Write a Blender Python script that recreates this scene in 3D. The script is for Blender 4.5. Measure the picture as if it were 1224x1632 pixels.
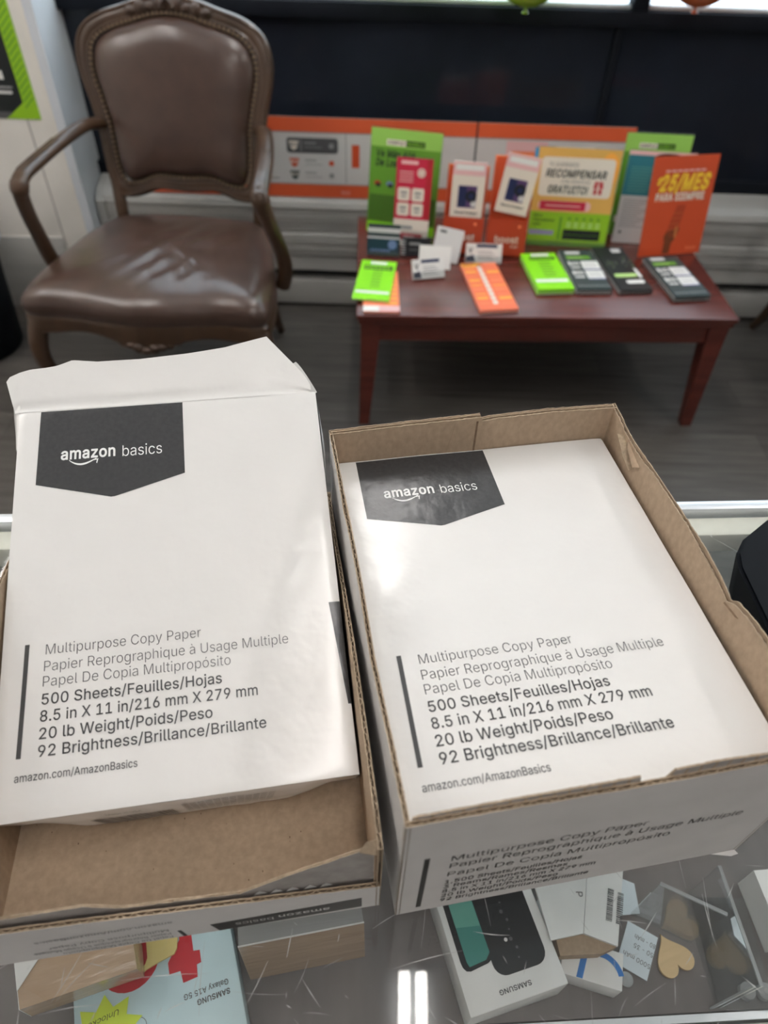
import bpy, bmesh, math, random
from mathutils import Vector, Matrix, noise, geometry
for o in list(bpy.data.objects):
    bpy.data.objects.remove(o)
S = bpy.context.scene
COL = S.collection
R = math.radians
random.seed(7)
HC = 0.97            # height of the glass counter

# ------------------------------------------------------------------ camera, world, exposure
cd = bpy.data.cameras.new('camera')
cam = bpy.data.objects.new('camera', cd)
COL.objects.link(cam)
S.camera = cam
PITCH, ROLL = R(46.0624), R(1.8745)
cam.matrix_world = Matrix.Translation((0, 0, HC + 0.47837)) @ Matrix.Rotation(math.pi/2 - PITCH, 4, 'X') @ Matrix.Rotation(ROLL, 4, 'Z')
cd.sensor_fit = 'VERTICAL'
cd.sensor_height = 36.0
cd.sensor_width = 27.0
cd.lens = 36.0*1122.77/1632
cd.dof.use_dof = True
cd.dof.focus_distance = 0.53
cd.dof.aperture_fstop = 6.0
cd.clip_start = 0.02
S.view_settings.view_transform = 'Standard'
S.view_settings.look = 'None'
S.view_settings.gamma = 1
S.view_settings.use_curve_mapping = False
S.view_settings.exposure = -0.27
W = bpy.data.worlds.new('daylight')
S.world = W
W.use_nodes = True
W.node_tree.nodes['Background'].inputs[0].default_value = (0.75, 0.86, 1, 1)
W.node_tree.nodes['Background'].inputs[1].default_value = 1.0
TUBE = 42.0          # strength of the fluorescent tubes
DAY = 2.8            # brightness of the sky behind the upper window panes

# ------------------------------------------------------------------ materials
MATS = {}
def mat(name, col, rough=0.5, metal=0.0, spec=0.5, var=0.0, vscale=30.0, stretch=(1, 1, 1), bump=0.0, bscale=60.0, coat=0.0, emit=None, es=0.0, bdist=0.01, coat_rough=0.1):
    m = bpy.data.materials.new(name)
    m.use_nodes = True
    nt = m.node_tree
    b = nt.nodes['Principled BSDF']
    b.inputs['Base Color'].default_value = (*col, 1)
    b.inputs['Roughness'].default_value = rough
    b.inputs['Metallic'].default_value = metal
    b.inputs['Specular IOR Level'].default_value = spec
    b.inputs['Coat Weight'].default_value = coat
    b.inputs['Coat Roughness'].default_value = coat_rough
    if emit:
        b.inputs['Emission Color'].default_value = (*emit, 1)
        b.inputs['Emission Strength'].default_value = es
    tc = nt.nodes.new('ShaderNodeTexCoord')
    mp = nt.nodes.new('ShaderNodeMapping')
    mp.inputs['Scale'].default_value = stretch
    nt.links.new(tc.outputs['Object'], mp.inputs['Vector'])
    if var > 0:
        nz = nt.nodes.new('ShaderNodeTexNoise')
        nz.inputs['Scale'].default_value = vscale
        nz.inputs['Detail'].default_value = 5
        nt.links.new(mp.outputs['Vector'], nz.inputs['Vector'])
        mr = nt.nodes.new('ShaderNodeMapRange')
        mr.inputs['From Min'].default_value = 0.3
        mr.inputs['From Max'].default_value = 0.7
        mr.inputs['To Min'].default_value = 1 - var
        mr.inputs['To Max'].default_value = 1 + var
        nt.links.new(nz.outputs['Fac'], mr.inputs['Value'])
        vm = nt.nodes.new('ShaderNodeVectorMath')
        vm.operation = 'SCALE'
        vm.inputs[0].default_value = col
        nt.links.new(mr.outputs['Result'], vm.inputs['Scale'])
        nt.links.new(vm.outputs['Vector'], b.inputs['Base Color'])
    if bump > 0:
        n2 = nt.nodes.new('ShaderNodeTexNoise')
        n2.inputs['Scale'].default_value = bscale
        n2.inputs['Detail'].default_value = 3
        nt.links.new(mp.outputs['Vector'], n2.inputs['Vector'])
        bp = nt.nodes.new('ShaderNodeBump')
        bp.inputs['Strength'].default_value = bump
        bp.inputs['Distance'].default_value = bdist
        nt.links.new(n2.outputs['Fac'], bp.inputs['Height'])
        nt.links.new(bp.outputs['Normal'], b.inputs['Normal'])
    MATS[name] = m
    return m

def clear_mat(name, tint, refl_rough=0.02, haze=0.0, haze_col=(0.8, 0.8, 0.8), ior=1.5, hazescale=0):
    """thin clear sheet: see-through with a Fresnel reflection and a little haze"""
    m = bpy.data.materials.new(name)
    m.use_nodes = True
    nt = m.node_tree
    nt.nodes.clear()
    out = nt.nodes.new('ShaderNodeOutputMaterial')
    tr = nt.nodes.new('ShaderNodeBsdfTransparent')
    tr.inputs[0].default_value = (*tint, 1)
    gl = nt.nodes.new('ShaderNodeBsdfGlossy')
    gl.inputs['Roughness'].default_value = refl_rough
    gl.inputs['Color'].default_value = (1, 1, 1, 1)
    df = nt.nodes.new('ShaderNodeBsdfDiffuse')
    df.inputs[0].default_value = (*haze_col, 1)
    ge = nt.nodes.new('ShaderNodeNewGeometry')
    dt = nt.nodes.new('ShaderNodeVectorMath')
    dt.operation = 'DOT_PRODUCT'
    nt.links.new(ge.outputs['Incoming'], dt.inputs[0])
    nt.links.new(ge.outputs['Normal'], dt.inputs[1])
    def mth(op, a, b):
        n = nt.nodes.new('ShaderNodeMath')
        n.operation = op
        for k, v in ((0, a), (1, b)):
            if isinstance(v, (int, float)):
                n.inputs[k].default_value = v
            elif v is not None:
                nt.links.new(v, n.inputs[k])
        return n.outputs[0]
    f0 = ((ior-1)/(ior+1))**2
    ab = mth('ABSOLUTE', dt.outputs['Value'], None)
    fr = mth('ADD', mth('MULTIPLY', mth('POWER', mth('SUBTRACT', 1.0, ab), 5.0), 1-f0), f0)
    m1 = nt.nodes.new('ShaderNodeMixShader')
    m1.inputs[0].default_value = haze
    m2 = nt.nodes.new('ShaderNodeMixShader')
    nt.links.new(tr.outputs[0], m1.inputs[1])
    nt.links.new(df.outputs[0], m1.inputs[2])
    nt.links.new(fr, m2.inputs[0])
    nt.links.new(m1.outputs[0], m2.inputs[1])
    nt.links.new(gl.outputs[0], m2.inputs[2])
    nt.links.new(m2.outputs[0], out.inputs[0])
    MATS[name] = m
    return m

def ink(name, rgb, rough=0.45, spec=0.4):
    """printed colour given as sRGB 0-255"""
    lin = tuple(((c/255)/12.92 if c/255 < 0.04045 else ((c/255+0.055)/1.055)**2.4) for c in rgb)
    return mat(name, lin, rough, spec=spec)

# setting
mat('wall_white', (0.85, 0.81, 0.75), 0.6, var=0.05, vscale=6, bump=0.15, bscale=90)
mat('ceiling_white', (0.72, 0.72, 0.70), 0.8, var=0.04, vscale=40)
mat('reveal_daylight_tint', (0.70, 0.73, 0.77), 0.35, var=0.05, vscale=8)  # bluish light from the window is mixed into the reveal's white
mat('frame_black', (0.010, 0.012, 0.017), 0.6, spec=0.1, var=0.1, vscale=12)
mat('frame_white', (0.70, 0.74, 0.76), 0.3, var=0.03, vscale=12)
mat('dark_glass', (0.017, 0.021, 0.031), 0.10, spec=0.35, var=0.2, vscale=3)
mat('heater_enamel', (0.46, 0.45, 0.425), 0.38, var=0.08, vscale=9, stretch=(0.4, 1, 3))
mat('heater_dark', (0.02, 0.02, 0.02), 0.6, var=0.1, vscale=20)
mat('sky_pane', (0.8, 0.85, 0.9), 0.4, emit=(0.72, 0.88, 1.0), es=DAY, var=0.02, vscale=30)
# counter
clear_mat('counter_glass', (0.985, 0.99, 0.985), 0.012, 0.006, (0.70, 0.72, 0.72), ior=1.36)
clear_mat('case_glass', (0.84, 0.86, 0.84), 0.02, 0.004)
clear_mat('acrylic', (0.93, 0.94, 0.94), 0.05, 0.03)
clear_mat('scratch', (0.9, 0.9, 0.9), 0.2, 0.6, (0.9, 0.9, 0.88))
clear_mat('acrylic_edge', (0.8, 0.82, 0.83), 0.12, 0.32, (0.85, 0.87, 0.88))
mat('aluminium', (0.80, 0.83, 0.87), 0.32, metal=0.55, var=0.04, vscale=20, stretch=(0.2, 1, 1))
mat('rail_cream', (0.72, 0.71, 0.63), 0.55, var=0.06, vscale=60)
mat('shelf_dark', (0.150, 0.133, 0.128), 0.5, var=0.12, vscale=14, stretch=(4, 0.6, 1))
mat('case_panel', (0.10, 0.095, 0.09), 0.6, var=0.1, vscale=10)
# paper and card
mat('wrap_paper', (0.80, 0.785, 0.765), 0.24, spec=0.45, var=0.015, vscale=20, bump=0.30, bscale=30, bdist=0.004, coat=0.22, coat_rough=0.10)
mat('wrap_ink', (0.045, 0.045, 0.047), 0.27, spec=0.5, var=0.12, vscale=300, bump=0.25, bscale=60, bdist=0.003)
mat('wrap_text', (0.05, 0.05, 0.052), 0.4)
mat('wrap_light_text', (0.09, 0.09, 0.095), 0.4)
mat('logo_white', (0.85, 0.85, 0.84), 0.35)
mat('wrap_bar', (0.055, 0.055, 0.055), 0.4)
mat('small_print', (0.22, 0.215, 0.21), 0.5)
mat('kraft', (0.400, 0.300, 0.212), 0.85, spec=0.2, var=0.10, vscale=260, stretch=(1, 1, 0.6))
mat('kraft_edge', (0.36, 0.28, 0.20), 0.9, spec=0.1, var=0.2, vscale=400)
mat('kraft_dark', (0.20, 0.135, 0.09), 0.9, spec=0.1, var=0.15, vscale=300)
mat('carton_white', (0.62, 0.595, 0.575), 0.5, spec=0.35, var=0.04, vscale=40)
mat('carton_ink', (0.035, 0.032, 0.030), 0.5)
mat('grey_ply', (0.33, 0.305, 0.285), 0.8, var=0.12, vscale=120)
mat('paper_white', (0.78, 0.77, 0.75), 0.6, var=0.02, vscale=40)
mat('card_blue_white', (0.66, 0.73, 0.78), 0.55, var=0.03, vscale=30)
mat('box_white', (0.82, 0.82, 0.81), 0.42, var=0.03, vscale=40)
mat('box_ice_blue', (0.60, 0.78, 0.84), 0.4, var=0.03, vscale=30)
mat('brown_gloss', (0.52, 0.37, 0.25), 0.2, coat=0.6, var=0.07, vscale=16, stretch=(0.6, 3, 3), bump=0.3, bscale=40, bdist=0.003)
mat('grey_gloss', (0.33, 0.33, 0.33), 0.2, coat=0.4, var=0.05, vscale=20)
mat('thin_wood', (0.60, 0.43, 0.235), 0.6, var=0.07, vscale=25, stretch=(1, 8, 1))
mat('plastic_black', (0.005, 0.006, 0.008), 0.6, spec=0.1, var=0.1, vscale=40)
mat('bag_film', (0.30, 0.34, 0.42), 0.3, var=0.2, vscale=20)
# furniture
mat('leather', (0.060, 0.033, 0.024), 0.30, spec=0.5, var=0.13, vscale=18, bump=0.12, bscale=240, bdist=0.002, coat=0.4, coat_rough=0.22)
mat('chair_wood', (0.055, 0.028, 0.0145), 0.33, var=0.28, vscale=14, stretch=(1, 1, 0.25), coat=0.25, bump=0.06, bscale=60)
mat('chair_carving', (0.05, 0.026, 0.016), 0.42, var=0.3, vscale=40, coat=0.15)
mat('brass_nail', (0.30, 0.22, 0.15), 0.3, metal=0.6)
mat('cherry', (0.105, 0.022, 0.015), 0.26, var=0.22, vscale=10, stretch=(0.25, 3, 3), coat=0.15, coat_rough=0.18)
# printed colours
for n_, c_ in dict(lime=(137, 208, 32), lime_dark=(98, 152, 44), lime_pale=(150, 200, 90), green_deep=(70, 110, 32), near_black=(30, 34, 34),
                   slate=(54, 66, 66), red=(196, 36, 66), red_deep=(176, 34, 48), pink=(236, 190, 190), cream=(236, 226, 212), orange=(206, 80, 42),
                   orange_dark=(176, 64, 34), orange_pale=(246, 138, 96), salmon=(240, 120, 84), amber=(250, 176, 72), yellow=(246, 206, 60), gold=(226, 176, 92),
                   teal=(46, 120, 134), teal_dark=(24, 58, 70), sky_blue=(52, 158, 212), navy=(34, 44, 82), steel_blue=(112, 136, 178), lilac=(150, 140, 190),
                   white=(240, 238, 234), pale_grey=(214, 212, 210), mid_grey=(150, 150, 150), dark_grey=(88, 88, 90), brown_skin=(120, 62, 34), tan=(196, 120, 66),
                   violet=(92, 66, 110), aqua=(98, 160, 146), aqua_dark=(62, 132, 124), phone_black=(26, 28, 32), crimson=(190, 30, 44), butter=(226, 206, 136),
                   neon=(214, 236, 74), stripe_blue=(52, 120, 196), mint=(190, 224, 140), banner_orange=(222, 96, 56), poster_green=(146, 194, 36),
                   bright_lime=(140, 226, 20)).items():
    ink(n_, c_)

# ------------------------------------------------------------------ lettering: outlines of a plain sans, em = 1000, on-curve point [, control]
GLYPHS = r"""
A480 16,0;201,509;276,509;463,0;395,0;287,302,277,330;264,372,251,414;232,478;245,478,226,413;213,371,199,329;191,302;85,0|110,142;110,199;370,199;370,142
B456 60,0;60,509;241,509,294,509;329,491,364,473;381,442,398,411;398,374,398,341;387,320,375,299;356,286,337,273;315,267;315,262,339,260;363,245,387,230;402,203,418,176;418,136,418,98;400,67,382,36;344,18,307,0;247,0|125,57;245,57,304,57;330,80,355,102;355,137,355,163;342,184,329,205;306,218,282,231;248,231;125,231|125,285;238,285,266,285;288,296,310,307;323,326,336,346;336,372,336,406;313,429,289,452;240,452;125,452
C510 267,-7,201,-7;150,25,99,57;70,115,40,174;40,254,40,335;70,393,99,452;150,484,201,516;267,516,306,516;340,504,375,493;402,471,429,449;448,418,466,388;473,348;408,348,403,375;389,395,376,414;357,428,338,442;315,449,292,456;267,456,221,456;184,432,146,409;125,364,103,319;103,254,103,189;125,145,147,100;184,76,221,53;267,53,292,53;315,60,338,67;357,81,376,94;389,114,403,135;408,160;473,160,466,122;448,91,430,60;402,38,375,16;341,5,306,-7
D502 219,0;96,0;96,57;215,57,277,57;318,81,359,104;379,149,399,194;399,255,399,316;379,361,359,405;320,428,280,452;221,452;93,452;93,509;225,509,300,509;353,478,405,448;433,391,462,334;462,255,462,176;433,119,405,61;351,31,296,0|125,509;125,0;60,0;60,509
E419 60,0;60,509;372,509;372,452;125,452;125,286;355,286;355,229;125,229;125,57;375,57;375,0
F410 60,0;60,509;369,509;369,452;125,452;125,278;346,278;346,221;125,221;125,0
G520 269,-7,201,-7;149,25,98,57;69,116,40,174;40,254,40,335;69,393,98,452;149,484,200,516;265,516,305,516;340,504,376,492;403,469,431,447;449,416,467,386;474,349;408,349,400,374;387,393,374,413;356,427,338,441;315,448,293,456;265,456,220,456;183,432,146,409;125,364,103,319;103,254,103,189;125,145,147,100;184,76,222,53;269,53,312,53;345,71,378,89;396,123,415,157;415,202;434,199;283,199;283,256;478,256;478,200,478,137;451,91,424,44;377,19,329,-7
H517 60,0;60,509;125,509;125,289;392,289;392,509;457,509;457,0;392,0;392,232;125,232;125,0
I300 31,0;31,57;118,57;118,452;31,452;31,509;269,509;269,452;183,452;183,57;269,57;269,0
J396 185,-7,118,-7;75,33,33,72;33,145;33,173;98,173;98,145,98,99;122,74,145,50;185,50,224,50;248,74,272,99;272,145;272,509;336,509;336,145,336,72;294,33,252,-7
K467 104,145;104,216,122,239;139,261,156,283;174,303,193,324;212,344;364,509;448,509;231,276;228,276|60,0;60,509;125,509;125,334;124,225;125,193;125,0|372,0;188,259;228,309;449,0
L393 60,0;60,509;125,509;125,57;361,57;361,0
M628 60,0;60,509;152,509;277,187,282,176;287,159,293,142;299,123,306,103;311,84,317,65;322,49;307,49,312,64;318,83,324,101;330,121,336,141;342,158,348,175;352,187;476,509;568,509;568,0;504,0;504,291,504,307;504,327,505,347;505,369;506,413,507,436;507,457;513,457,506,434;498,409,490,385;482,363,474,340;467,322,461,303;456,291;342,0;286,0;170,291,166,303;159,321,153,339;145,361,137,383;129,408,121,432;112,457;119,457,119,438;120,416,121,394;121,372;122,328,122,308;122,291;122,0
N523 60,0;60,509;136,509;343,183,351,170;363,151,374,131;388,107,401,82;414,55;405,54,402,82;401,108,399,135;399,157,399,180;399,195;399,509;463,509;463,0;387,0;202,290,190,309;177,331,165,352;148,381,131,410;108,452;119,454,121,416;122,384,124,352;124,328,125,304;125,291;125,0
O533 267,-7,201,-7;150,25,99,57;70,115,40,174;40,254,40,335;70,393,99,452;150,484,201,516;267,516,333,516;384,484,435,452;464,393,493,335;493,254,493,174;464,115,435,57;384,25,333,-7|267,53,312,53;349,76,386,99;408,144,430,189;430,254,430,320;408,365,386,410;349,433,312,456;267,456,221,456;184,433,147,409;125,364,103,319;103,254,103,189;125,144,147,99;184,76,221,53
P445 60,0;60,509;235,509,294,509;332,487,371,466;390,430,409,393;409,348,409,302;390,265,371,229;332,207,294,186;235,186;109,186;109,242;233,242,272,242;297,256,322,270;333,294,344,318;344,348,344,378;333,402,322,425;297,439,272,452;232,452;125,452;125,0
Q533 245,159;313,159;369,85;384,65;468,-48;401,-48;346,27;331,46|267,-7,201,-7;150,25,99,57;70,115,40,174;40,254,40,335;70,393,99,452;150,484,201,516;267,516,333,516;384,484,435,452;464,393,493,335;493,254,493,174;464,115,435,57;384,25,333,-7|267,53,312,53;349,76,386,99;408,144,430,189;430,254,430,320;408,365,386,410;349,433,312,456;267,456,221,456;184,433,147,409;125,364,103,319;103,254,103,189;125,144,147,99;184,76,221,53
R449 60,0;60,509;236,509,295,509;333,489,371,468;390,433,409,398;409,352,409,306;390,271,371,237;333,217,294,198;236,198;96,198;96,255;234,255,273,255;298,267,322,279;334,300,345,322;345,352,345,382;334,405,322,427;298,440,273,452;233,452;125,452;125,0|353,0;230,229;303,229;428,0
S447 224,-9,168,-9;128,9,87,27;64,60,41,93;38,137;104,137,107,107;123,88,140,68;166,59,193,49;224,49,258,49;286,60,313,71;329,92,346,112;346,139,346,164;332,179,319,194;296,205,273,215;245,222;184,239,121,257;86,289,52,322;52,372,52,416;75,448,98,480;138,498,177,516;227,516,278,516;316,498,355,480;377,449,399,418;401,378;337,378,333,416;302,437,271,459;225,459,192,459;167,448,142,437;129,418,115,399;115,376,115,350;131,334,147,318;169,308,192,299;212,293;264,279,286,273;312,264,337,254;359,238,381,222;395,198,408,173;408,139,408,97;386,64,365,30;323,11,282,-9
T449 32,452;32,509;417,509;417,452;257,452;257,0;193,0;193,452
U517 259,-8,199,-8;154,15,109,39;85,80,60,121;60,173;60,509;124,509;124,178,124,142;141,113,157,84;187,68,217,52;259,52,301,52;331,68,361,84;377,113,393,142;393,178;393,509;457,509;457,173,457,121;433,80,408,39;363,15,319,-8
V480 204,0;16,509;84,509;192,206,201,181;215,137,229,94;248,31;235,31,253,96;267,138,281,181;290,206;395,509;463,509;278,0
W686 155,0;16,509;82,509;163,196,170,171;175,145,181,120;187,94,192,67;197,40;189,40,194,67;200,94,205,120;211,145,217,171;224,196;306,509;380,509;462,196,468,171;474,145,480,120;486,94,492,67;497,40;488,40,493,67;499,94,504,120;510,145,517,171;523,196;603,509;670,509;530,0;455,0;368,323,359,355;351,391,343,428;336,475;350,475,342,431;335,395,328,359;318,323;230,0
X474 18,0;217,284;217,236;29,509;104,509;178,400,194,378;204,361,214,345;223,329,233,313;243,292;232,292,243,313;252,329,261,344;272,361,283,378;298,400;374,509;446,509;259,239;259,287;456,0;382,0;292,129,278,150;268,165,258,180;250,195,241,211;230,231;244,231,234,212;225,196,216,181;206,166,196,150;182,129;91,0
Y472 203,0;203,208;16,509;91,509;192,344,209,317;222,292,236,267;250,230;224,230,238,268;251,293,265,318;280,344;381,509;455,509;268,208;268,0
Z438 42,0;42,46;273,385,289,408;306,431,323,453;341,476;348,454,317,453;285,452,254,452;223,452;40,452;40,509;397,509;397,462;169,129,152,104;134,81,116,57;97,33;90,54,121,56;152,57,183,57;214,57;399,57;399,0
a389 160,-9,124,-9;94,5,65,18;48,45,30,71;30,108,30,141;43,161,56,181;78,193,99,205;125,211,152,216;178,220,212,224;234,227,255,229;265,235,276,241;276,255;276,257,276,280;267,297,258,313;240,322,222,331;196,331,169,331;149,322,130,314;118,301,105,288;100,274;41,291,54,326;79,346,103,366;133,375,163,384;194,384,214,384;239,379,264,374;286,360,308,347;322,320,337,294;337,251;337,0;277,0;277,52;272,52,266,39;252,25,238,11;215,1,193,-9|170,45,205,45;228,59,251,72;263,93,276,114;276,138;276,190,272,185;259,182,247,179;231,176,215,173;200,171,185,169;175,168,154,165;134,159,115,152;103,139,92,127;92,105,92,85;102,72,112,59;130,52,147,45
b424 229,-8,195,-8;172,4,150,16;138,31,125,47;118,59;112,59;112,0;53,0;53,509;114,509;114,319;118,319,125,330;137,346,150,361;171,373,193,384;229,384,277,384;313,361,349,337;370,293,390,249;390,189,390,129;370,84,350,40;313,16,277,-8|220,47,255,47;279,66,304,84;316,117,328,149;328,189,328,229;316,261,304,293;280,311,256,330;220,330,185,330;161,312,137,294;125,263,113,231;113,189,113,147;125,115,138,83;162,65,186,47
c396 207,-8,156,-8;117,16,78,41;56,85,34,129;34,187,34,247;56,291,78,335;117,360,156,384;207,384,235,384;260,377,285,370;305,356,325,342;340,322,354,302;362,277;303,262,299,277;290,289,282,301;270,311,258,320;242,325,226,330;207,330,170,330;145,310,121,291;108,258,96,226;96,187,96,150;108,117,121,85;145,66,170,46;207,46,227,46;243,52,258,57;271,66,283,75;292,89,300,102;304,117;363,102,356,76;341,56,327,36;306,21,286,7;261,-1,236,-8
d424 195,-8,148,-8;111,16,75,40;55,84,34,129;34,189,34,249;55,293,75,337;112,361,148,384;196,384,231,384;253,373,275,361;287,346,300,330;306,319;311,319;311,509;372,509;372,0;313,0;313,59;307,59,300,47;287,31,274,16;252,4,230,-8|205,47,239,47;263,65,287,83;299,115,312,147;312,189,312,231;300,263,287,294;263,312,239,330;205,330,169,330;145,311,121,293;108,261,96,229;96,189,96,149;109,117,121,84;145,66,169,47
e404 212,-8,157,-8;117,16,77,41;56,85,34,129;34,187,34,245;55,290,76,334;115,359,154,384;205,384,236,384;266,374,295,364;319,341,343,318;357,282,371,245;371,194;371,169;75,169;75,221;338,221;310,202,310,240;298,269,286,297;263,314,239,330;205,330,171,330;146,313,122,297;109,270,96,242;96,211;96,178,96,136;110,106,125,77;151,61,177,46;212,46,235,46;254,53,272,59;285,73,299,86;306,105;365,91,356,61;335,39,314,17;283,4,251,-8
f254 228,379;228,327;6,327;6,379|81,0;81,432,81,464;96,486,111,508;135,519,160,530;187,530,208,530;222,527,236,524;243,521;227,468,223,470;215,472,207,474;195,474,167,474;154,460,142,446;142,419;142,0
g425 207,-151,165,-151;134,-140,103,-129;82,-110,62,-91;51,-69;101,-41,109,-53;122,-66,134,-79;154,-88,175,-97;207,-97,253,-97;282,-75,311,-53;311,-6;311,68;306,68,299,56;287,41,274,27;252,16,230,5;195,5,149,5;113,27,76,48;55,90,34,132;34,191,34,250;55,293,76,337;112,361,149,384;196,384,231,384;253,373,276,361;288,346,301,330;308,319;313,319;313,379;372,379;372,-9,372,-58;350,-90,328,-121;291,-136,253,-151|205,59,240,59;264,75,287,91;300,121,312,151;312,193,312,233;300,264,288,295;264,312,240,330;205,330,169,330;145,312,121,293;109,262,96,231;96,193,96,153;109,123,121,93;145,76,170,59
h410 114,227;114,0;53,0;53,509;114,509;114,287;102,287,120,340;152,362,184,384;227,384,266,384;295,369,324,353;341,321,357,289;357,240;357,0;296,0;296,235,296,280;273,304,250,329;210,329,183,329;161,317,139,306;126,283,114,260
i167 53,0;53,379;114,379;114,0|84,443,66,443;54,455,41,466;41,483,41,500;54,512,66,524;84,524,101,524;114,512,126,500;126,483,126,466;114,455,101,443
j167 53,379;114,379;114,-30,114,-65;102,-90,89,-116;65,-129,40,-143;4,-143;-10,-143;-10,-87;2,-87,28,-87;40,-72,53,-57;53,-29|83,443,66,443;53,455,41,466;41,483,41,500;53,512,66,524;83,524,101,524;114,512,126,500;126,483,126,466;114,455,101,443
k381 110,137;110,212;121,212;284,379;360,379;184,199;177,199|53,0;53,509;114,509;114,0|294,0;148,186;191,229;372,0
l189 139,-2,95,-2;74,20,53,43;53,84;53,509;114,509;114,99,114,73;120,62,127,52;146,52,155,52;160,53,165,53;170,54;181,3,173,1;162,-1,151,-2
m610 53,0;53,379;112,379;112,295;108,295,115,326;132,346,150,366;172,376,195,386;219,386,261,386;287,361,313,335;321,295;312,295,319,323;337,343,355,364;381,375,406,386;437,386,470,386;497,372,524,357;541,328,557,299;557,255;557,0;496,0;496,254,496,295;473,313,449,330;419,330,393,330;374,320,355,309;345,290,335,271;335,247;335,0;274,0;274,260,274,292;253,311,232,330;199,330,177,330;158,320,138,310;126,289,114,269;114,238;114,0
n410 114,227;114,0;53,0;53,379;112,379;112,287;102,287,120,340;152,362,184,384;227,384,266,384;295,369,324,353;341,321,357,289;357,240;357,0;296,0;296,235,296,280;273,304,250,329;210,329,183,329;161,317,139,306;126,283,114,260
o415 207,-8,156,-8;117,16,78,41;56,85,34,129;34,187,34,247;56,291,78,335;117,360,156,384;207,384,259,384;299,360,338,335;359,291,381,247;381,187,381,129;359,85,338,41;299,16,259,-8|207,46,245,46;270,66,295,85;307,117,319,150;319,187,319,226;307,258,295,291;270,310,245,330;207,330,170,330;145,310,121,291;108,258,96,226;96,187,96,150;108,117,121,85;145,66,170,46
p424 53,-143;53,379;112,379;112,319;118,319,125,330;137,346,150,361;171,373,193,384;229,384,277,384;313,361,349,337;370,293,390,249;390,189,390,129;370,84,350,40;313,16,277,-8;229,-8,195,-8;173,4,151,16;138,31,125,47;118,59;114,59;114,-143|220,47,255,47;279,66,304,84;316,117,328,149;328,189,328,229;316,261,304,293;280,311,256,330;220,330,185,330;161,312,137,294;125,263,113,231;113,189,113,147;125,115,138,83;162,65,186,47
q424 372,-143;311,-143;311,59;306,59,299,47;287,31,274,16;252,4,230,-8;195,-8,148,-8;111,16,75,40;55,84,34,129;34,189,34,249;55,293,75,337;112,361,148,384;196,384,231,384;253,373,275,361;287,346,300,330;307,319;313,319;313,379;372,379|205,47,239,47;263,65,287,83;299,115,312,147;312,189,312,231;300,263,287,294;263,312,239,330;205,330,169,330;145,311,121,293;108,261,96,229;96,189,96,149;109,117,121,84;145,66,169,47
r259 53,0;53,379;112,379;112,321;115,321,126,350;152,367,179,385;213,385,220,385;229,384;243,384;243,322,241,323;230,324,219,326;207,326,180,326;159,315,138,304;126,284,114,264;114,237;114,0
s365 182,-8,143,-8;112,3,82,15;62,38,42,61;36,94;94,107,101,75;124,60,147,45;181,45,221,45;244,62,268,79;268,103,268,123;254,136,240,149;212,155;149,170,98,182;72,208,47,234;47,274,47,307;65,332,83,356;115,370,147,384;187,384,226,384;254,372,282,361;299,339,316,318;324,290;268,277,261,299;243,316,224,333;187,333,153,333;131,317,109,301;109,277,109,256;124,243,139,230;172,223;229,209,281,197;306,171,331,146;331,107,331,73;312,47,294,21;260,6,226,-8
t227 204,379;204,327;6,327;6,379|65,471;126,471;126,98,126,73;136,61,146,50;170,50,176,50;185,51,194,52;202,54;213,2,204,-1;192,-3,180,-4;168,-4,119,-4;92,21,65,47;65,93
u410 182,-5,144,-5;115,11,86,27;69,59,53,91;53,139;53,379;114,379;114,144,114,100;137,75,160,50;200,50,227,50;249,62,271,74;283,97,296,120;296,153;296,379;357,379;357,0;298,0;298,92;307,92,290,39;257,17,225,-5
v389 163,0;17,379;84,379;165,155,178,121;187,87,196,53;206,21;184,21,194,53;203,87,212,121;224,155;305,379;371,379;226,0
w567 138,0;23,379;87,379;133,214,143,179;154,137,165,94;175,41;165,41,175,92;186,135,196,178;206,214;252,379;316,379;362,214,371,178;382,136,392,93;402,41;391,41,402,93;413,135,424,178;434,214;480,379;545,379;429,0;368,0;319,172,312,198;305,225,297,252;291,280,284,309;277,338;291,338,284,309;277,280,270,252;263,225,255,197;248,172;199,0
x379 21,0;171,218;171,171;29,379;100,379;147,306,166,278;179,253,193,229;207,206;175,206,190,229;202,253,215,278;233,306;282,379;352,379;209,169;209,214;358,0;287,0;231,85,213,112;200,136,187,160;173,182;205,182,191,160;178,136,166,112;148,85;91,0
y389 47,-139;61,-86;71,-87,89,-91;104,-89,118,-86;130,-74,142,-61;151,-36;163,-1;17,379;84,379;165,155,178,121;187,87,196,53;206,21;184,21,193,53;202,87,212,121;224,155;305,379;371,379;204,-58,193,-88;177,-107,160,-126;139,-136,118,-145;91,-145,76,-145;65,-143,53,-141
z380 42,0;42,46;254,320;254,323;48,323;48,379;333,379;333,331;126,60;126,56;339,56;339,0
0453 227,-7,170,-7;130,24,90,55;69,113,48,172;48,254,48,336;69,395,90,453;130,484,170,516;227,516,283,516;323,484,363,453;384,395,405,336;405,254,405,172;384,113,363,55;323,24,283,-7|227,50,264,50;290,74,316,98;330,144,344,189;344,254,344,319;330,365,316,411;290,435,264,460;227,460,189,460;163,435,137,411;123,365,109,319;109,254,109,189;123,144,137,98;163,74,189,50
1453 76,0;76,55;391,55;391,0|276,509;276,0;212,0;212,448;209,448;86,358;86,427;198,509
2453 64,0;64,47;234,229,263,259;282,282,301,306;311,327,320,348;320,371,320,399;308,419,295,438;273,449,251,460;224,460,194,460;172,447,151,435;139,413,127,392;127,362;66,362,66,408;86,442,107,477;143,496,179,516;225,516,271,516;306,497,341,478;361,445,381,413;381,372,381,344;371,318,361,291;336,259,311,226;267,180;153,60;153,57;389,57;389,0
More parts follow.
